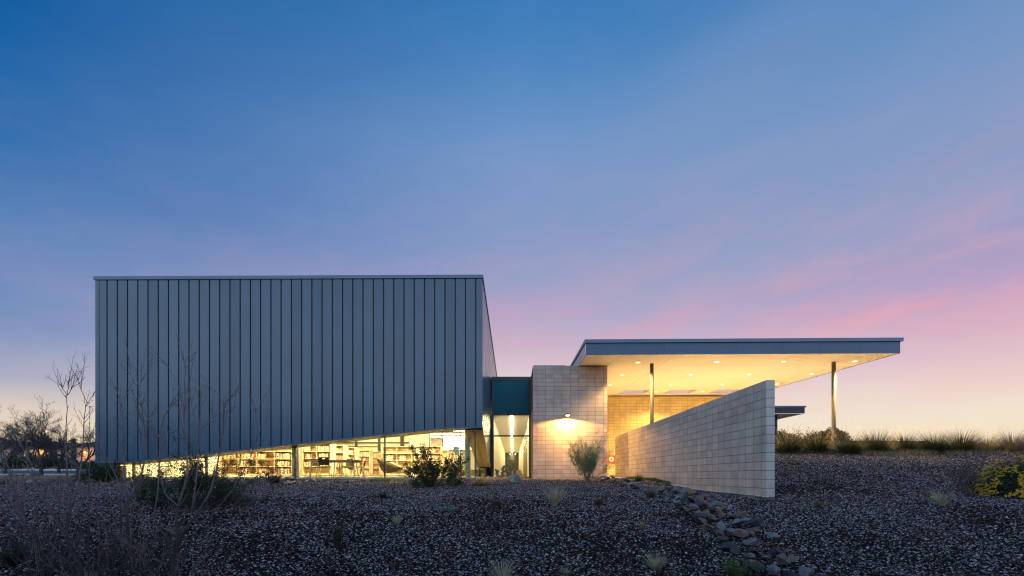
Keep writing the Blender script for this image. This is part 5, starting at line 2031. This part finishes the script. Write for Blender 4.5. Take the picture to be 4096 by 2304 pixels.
# ------------------------------------------------------------------ bare saplings close to the viewer
def Z(zx, zy):
    return (zx * .62394, 1400 + zy * .62394)
def sapling(base_label, Yb, stems_, seed, cnt):
    """stems_: list of (polyline in zoomed photo points, base radius, depth offset)"""
    rnd = random.Random(seed)
    p0 = stems_[0][0][0]
    bx0 = (Z(*p0)[0] - CX) * Yb / F
    o = empty('bare_sapling', (bx0, Yb, hz(bx0, Yb)), base_label, 'sapling', 'bare saplings in the left foreground')
    L0 = o.location.copy()
    mbig = MB(); mtw = MB(); mlf = MB()
    def twigs(pts, r_top, n_, top):
        for k in range(n_):
            f = rnd.uniform(.25, 1.0) ** .8 * (len(pts) - 1)
            j = min(len(pts) - 2, int(f))
            q_ = pts[j].lerp(pts[j + 1], f - j)
            d0 = (pts[j + 1] - pts[j]).normalized()
            d = rdir(rnd, d0, .55)
            Lt = rnd.choice([.02, .03, .05, .12, .22, .3]) * rnd.uniform(.7, 1.2)
            m_ = q_ + d * Lt * .5
            e_ = m_ + (d + d0 * .5).normalized() * Lt * .5
            mtw.tube([q_, m_, e_], [.0028 if Lt > .1 else .002, .0018, .0010], 4, False)
            if Lt > .1:
                for kk in range(3):
                    g_ = q_.lerp(e_, rnd.uniform(.4, 1))
                    mtw.tube([g_, g_ + rdir(rnd, d, .6) * Lt * .3], [.0014, .0008], 3, False)
            if rnd.random() < .14:
                for kk in range(3):
                    leaf(mlf, e_, rdir(rnd, d, .8), Vector((0, -1, .4)), .008, .018)
    for poly, r0, dy_ in stems_:
        pts = []
        m = len(poly)
        for i, (zx, zy) in enumerate(poly):
            px_, py_ = Z(zx, zy)
            Yk = Yb + dy_ * i / max(1, m - 1)
            pts.append(at(px_, py_, Yk) - L0)
        if poly[0][1] >= 1400:
            pts[0].z = min(pts[0].z, -.02)
            if pts[0].z > -.1:
                pass
        # smooth
        sm_ = [pts[0]]
        for i in range(len(pts) - 1):
            a, c = pts[i], pts[i + 1]
            pa = pts[i - 1] if i else a
            pc = pts[i + 2] if i + 2 < len(pts) else c
            for k in (1, 2, 3, 4):
                t_ = k / 4
                sm_.append(.5 * ((2 * a) + (c - pa) * t_ + (2 * pa - 5 * a + 4 * c - pc) * t_ * t_ + (3 * a - pa - 3 * c + pc) * t_ ** 3))
        n_ = len(sm_)
        rads = [max(.0016, r0 * (1 - .88 * i / (n_ - 1))) for i in range(n_)]
        sm_ = [p + Vector((rnd.gauss(0, .003), 0, rnd.gauss(0, .002))) for p in sm_]
        rads = [r_ * .88 for r_ in rads]
        mbig.tube(sm_, rads, 7, False)
        twigs(sm_, rads[-1], int(5 + sum((sm_[i + 1] - sm_[i]).length for i in range(n_ - 1)) * 13), True)
    # extra thin suckers from the base
    for k in range(cnt):
        a = rnd.uniform(-1, 1)
        d = Vector((a * .55, rnd.uniform(-.35, .45), 1)).normalized()
        q_ = Vector((rnd.uniform(-.12, .12), rnd.uniform(-.1, .1), -.03))
        pts = [q_]
        L_ = rnd.uniform(.6, 1.45)
        for i in range(9):
            d = (d + Vector((rnd.gauss(0, .05), rnd.gauss(0, .05), .04))).normalized()
            pts.append(pts[-1] + d * L_ / 9)
        r_ = rnd.uniform(.004, .008)
        mbig.tube(pts, [max(.0014, r_ * (1 - i / 10)) for i in range(10)], 5, False)
        twigs(pts, .002, int(L_ * 10), True)
    mbig.build('stems', VM['shoot'], o, True, (0, 0, 0))
    mtw.build('twigs', VM['twig'], o, False, (0, 0, 0))
    if mlf.f:
        mlf.build('buds', VM['leaf_mid'], o, False, (0, 0, 0))
sapling('bare many stemmed sapling with two tall forked tips against the sky', 5.0, [
    ([(560, 1500), (520, 1400), (470, 1310), (425, 1180), (440, 1080), (455, 1000), (440, 900), (427, 700), (425, 500), (430, 290)], .022, .15),
    ([(430, 290), (400, 240), (368, 188)], .004, 0), ([(430, 290), (437, 240), (433, 200)], .004, .02), ([(430, 290), (460, 250), (500, 180)], .004, -.02),
    ([(455, 1010), (485, 900), (510, 800), (530, 600), (545, 400), (562, 340)], .012, .2),
    ([(562, 340), (530, 280), (502, 175)], .004, 0), ([(562, 340), (590, 300), (608, 268)], .004, .02),
    ([(566, 1500), (567, 1200), (570, 900), (574, 600), (577, 440)], .009, -.1),
    ([(560, 1460), (450, 1380), (300, 1270), (150, 1100), (70, 980), (42, 850), (0, 740)], .012, .3),
    ([(425, 1180), (350, 1080), (300, 1000), (225, 850), (172, 720), (170, 560)], .010, .2),
    ([(470, 1310), (330, 1230), (200, 1130), (110, 960), (70, 800)], .009, -.2),
], 901, 13)
sapling('bare sapling with a bent grey stem in front of the low hall corner', 5.15, [
    ([(890, 1500), (855, 1300), (822, 1180), (815, 1000), (845, 930), (885, 850), (930, 700), (925, 500), (902, 330), (890, 250)], .020, .1),
    ([(890, 250), (850, 190), (828, 100)], .004, 0), ([(890, 250), (908, 180), (905, 92)], .004, 0),
    ([(850, 1290), (800, 1210), (772, 1150), (774, 950), (760, 860), (700, 720), (645, 620), (620, 400)], .012, .2),
    ([(815, 1000), (800, 830), (790, 600), (780, 350)], .010, .2), ([(780, 350), (758, 300), (740, 230)], .004, 0), ([(780, 350), (805, 300), (818, 235)], .004, 0),
    ([(735, 1190), (600, 1100), (450, 1000), (310, 880), (230, 780), (150, 640)], .009, .3),
    ([(930, 700), (940, 520), (947, 380), (950, 330)], .006, .1),
    ([(820, 1180), (735, 1190), (640, 1120), (560, 900), (640, 640)], .008, -.2),
], 902, 11)
sapling('largest bare sapling with many stems fanning in front of the metal hall', 5.0, [
    ([(1105, 1500), (1112, 1300), (1140, 1200), (1130, 1050), (1150, 980), (1200, 800), (1188, 600), (1180, 400), (1186, 150), (1170, 0)], .020, .15),
    ([(1105, 1500), (1115, 1340), (1180, 1160), (1262, 1050), (1350, 900), (1400, 700), (1430, 500), (1440, 350), (1480, 300), (1560, 205)], .019, .1),
    ([(1440, 350), (1375, 260), (1310, 230)], .004, 0), ([(1262, 1050), (1335, 1085), (1400, 1005), (1500, 880), (1600, 700), (1660, 530), (1718, 430)], .010, .3),
    ([(1110, 1450), (1160, 1340), (1400, 1150), (1640, 950), (1763, 780)], .007, .3),
    ([(1125, 1250), (1000, 1110), (1012, 900), (1022, 700), (1020, 560), (935, 465), (855, 392)], .011, .15),
    ([(1020, 560), (1050, 440), (1080, 370), (1110, 340)], .006, 0),
    ([(1230, 1020), (1262, 800), (1280, 510), (1285, 350), (1290, 280)], .010, .1), ([(1280, 510), (1235, 390), (1218, 260)], .004, .05), ([(1280, 510), (1330, 470), (1380, 400)], .004, .05),
    ([(1145, 1000), (1060, 920), (1030, 780), (988, 560)], .009, .2),
    ([(1180, 400), (1130, 210), (1065, 90)], .006, .1), ([(1180, 400), (1210, 300), (1215, 220)], .005, 0),
    ([(1430, 500), (1470, 420), (1500, 360)], .004, 0), ([(1660, 530), (1640, 450), (1640, 380)], .004, 0),
], 903, 12)
sapling('bare leaning sapling at the left edge of the view', 5.2, [
    ([(310, 1500), (250, 1380), (190, 1200), (120, 1020), (70, 820), (20, 640), (0, 560)], .012, .2),
    ([(300, 1500), (270, 1300), (230, 1000), (205, 780), (165, 620)], .010, .1),
    ([(120, 1020), (100, 900), (75, 780)], .006, 0),
], 904, 12)
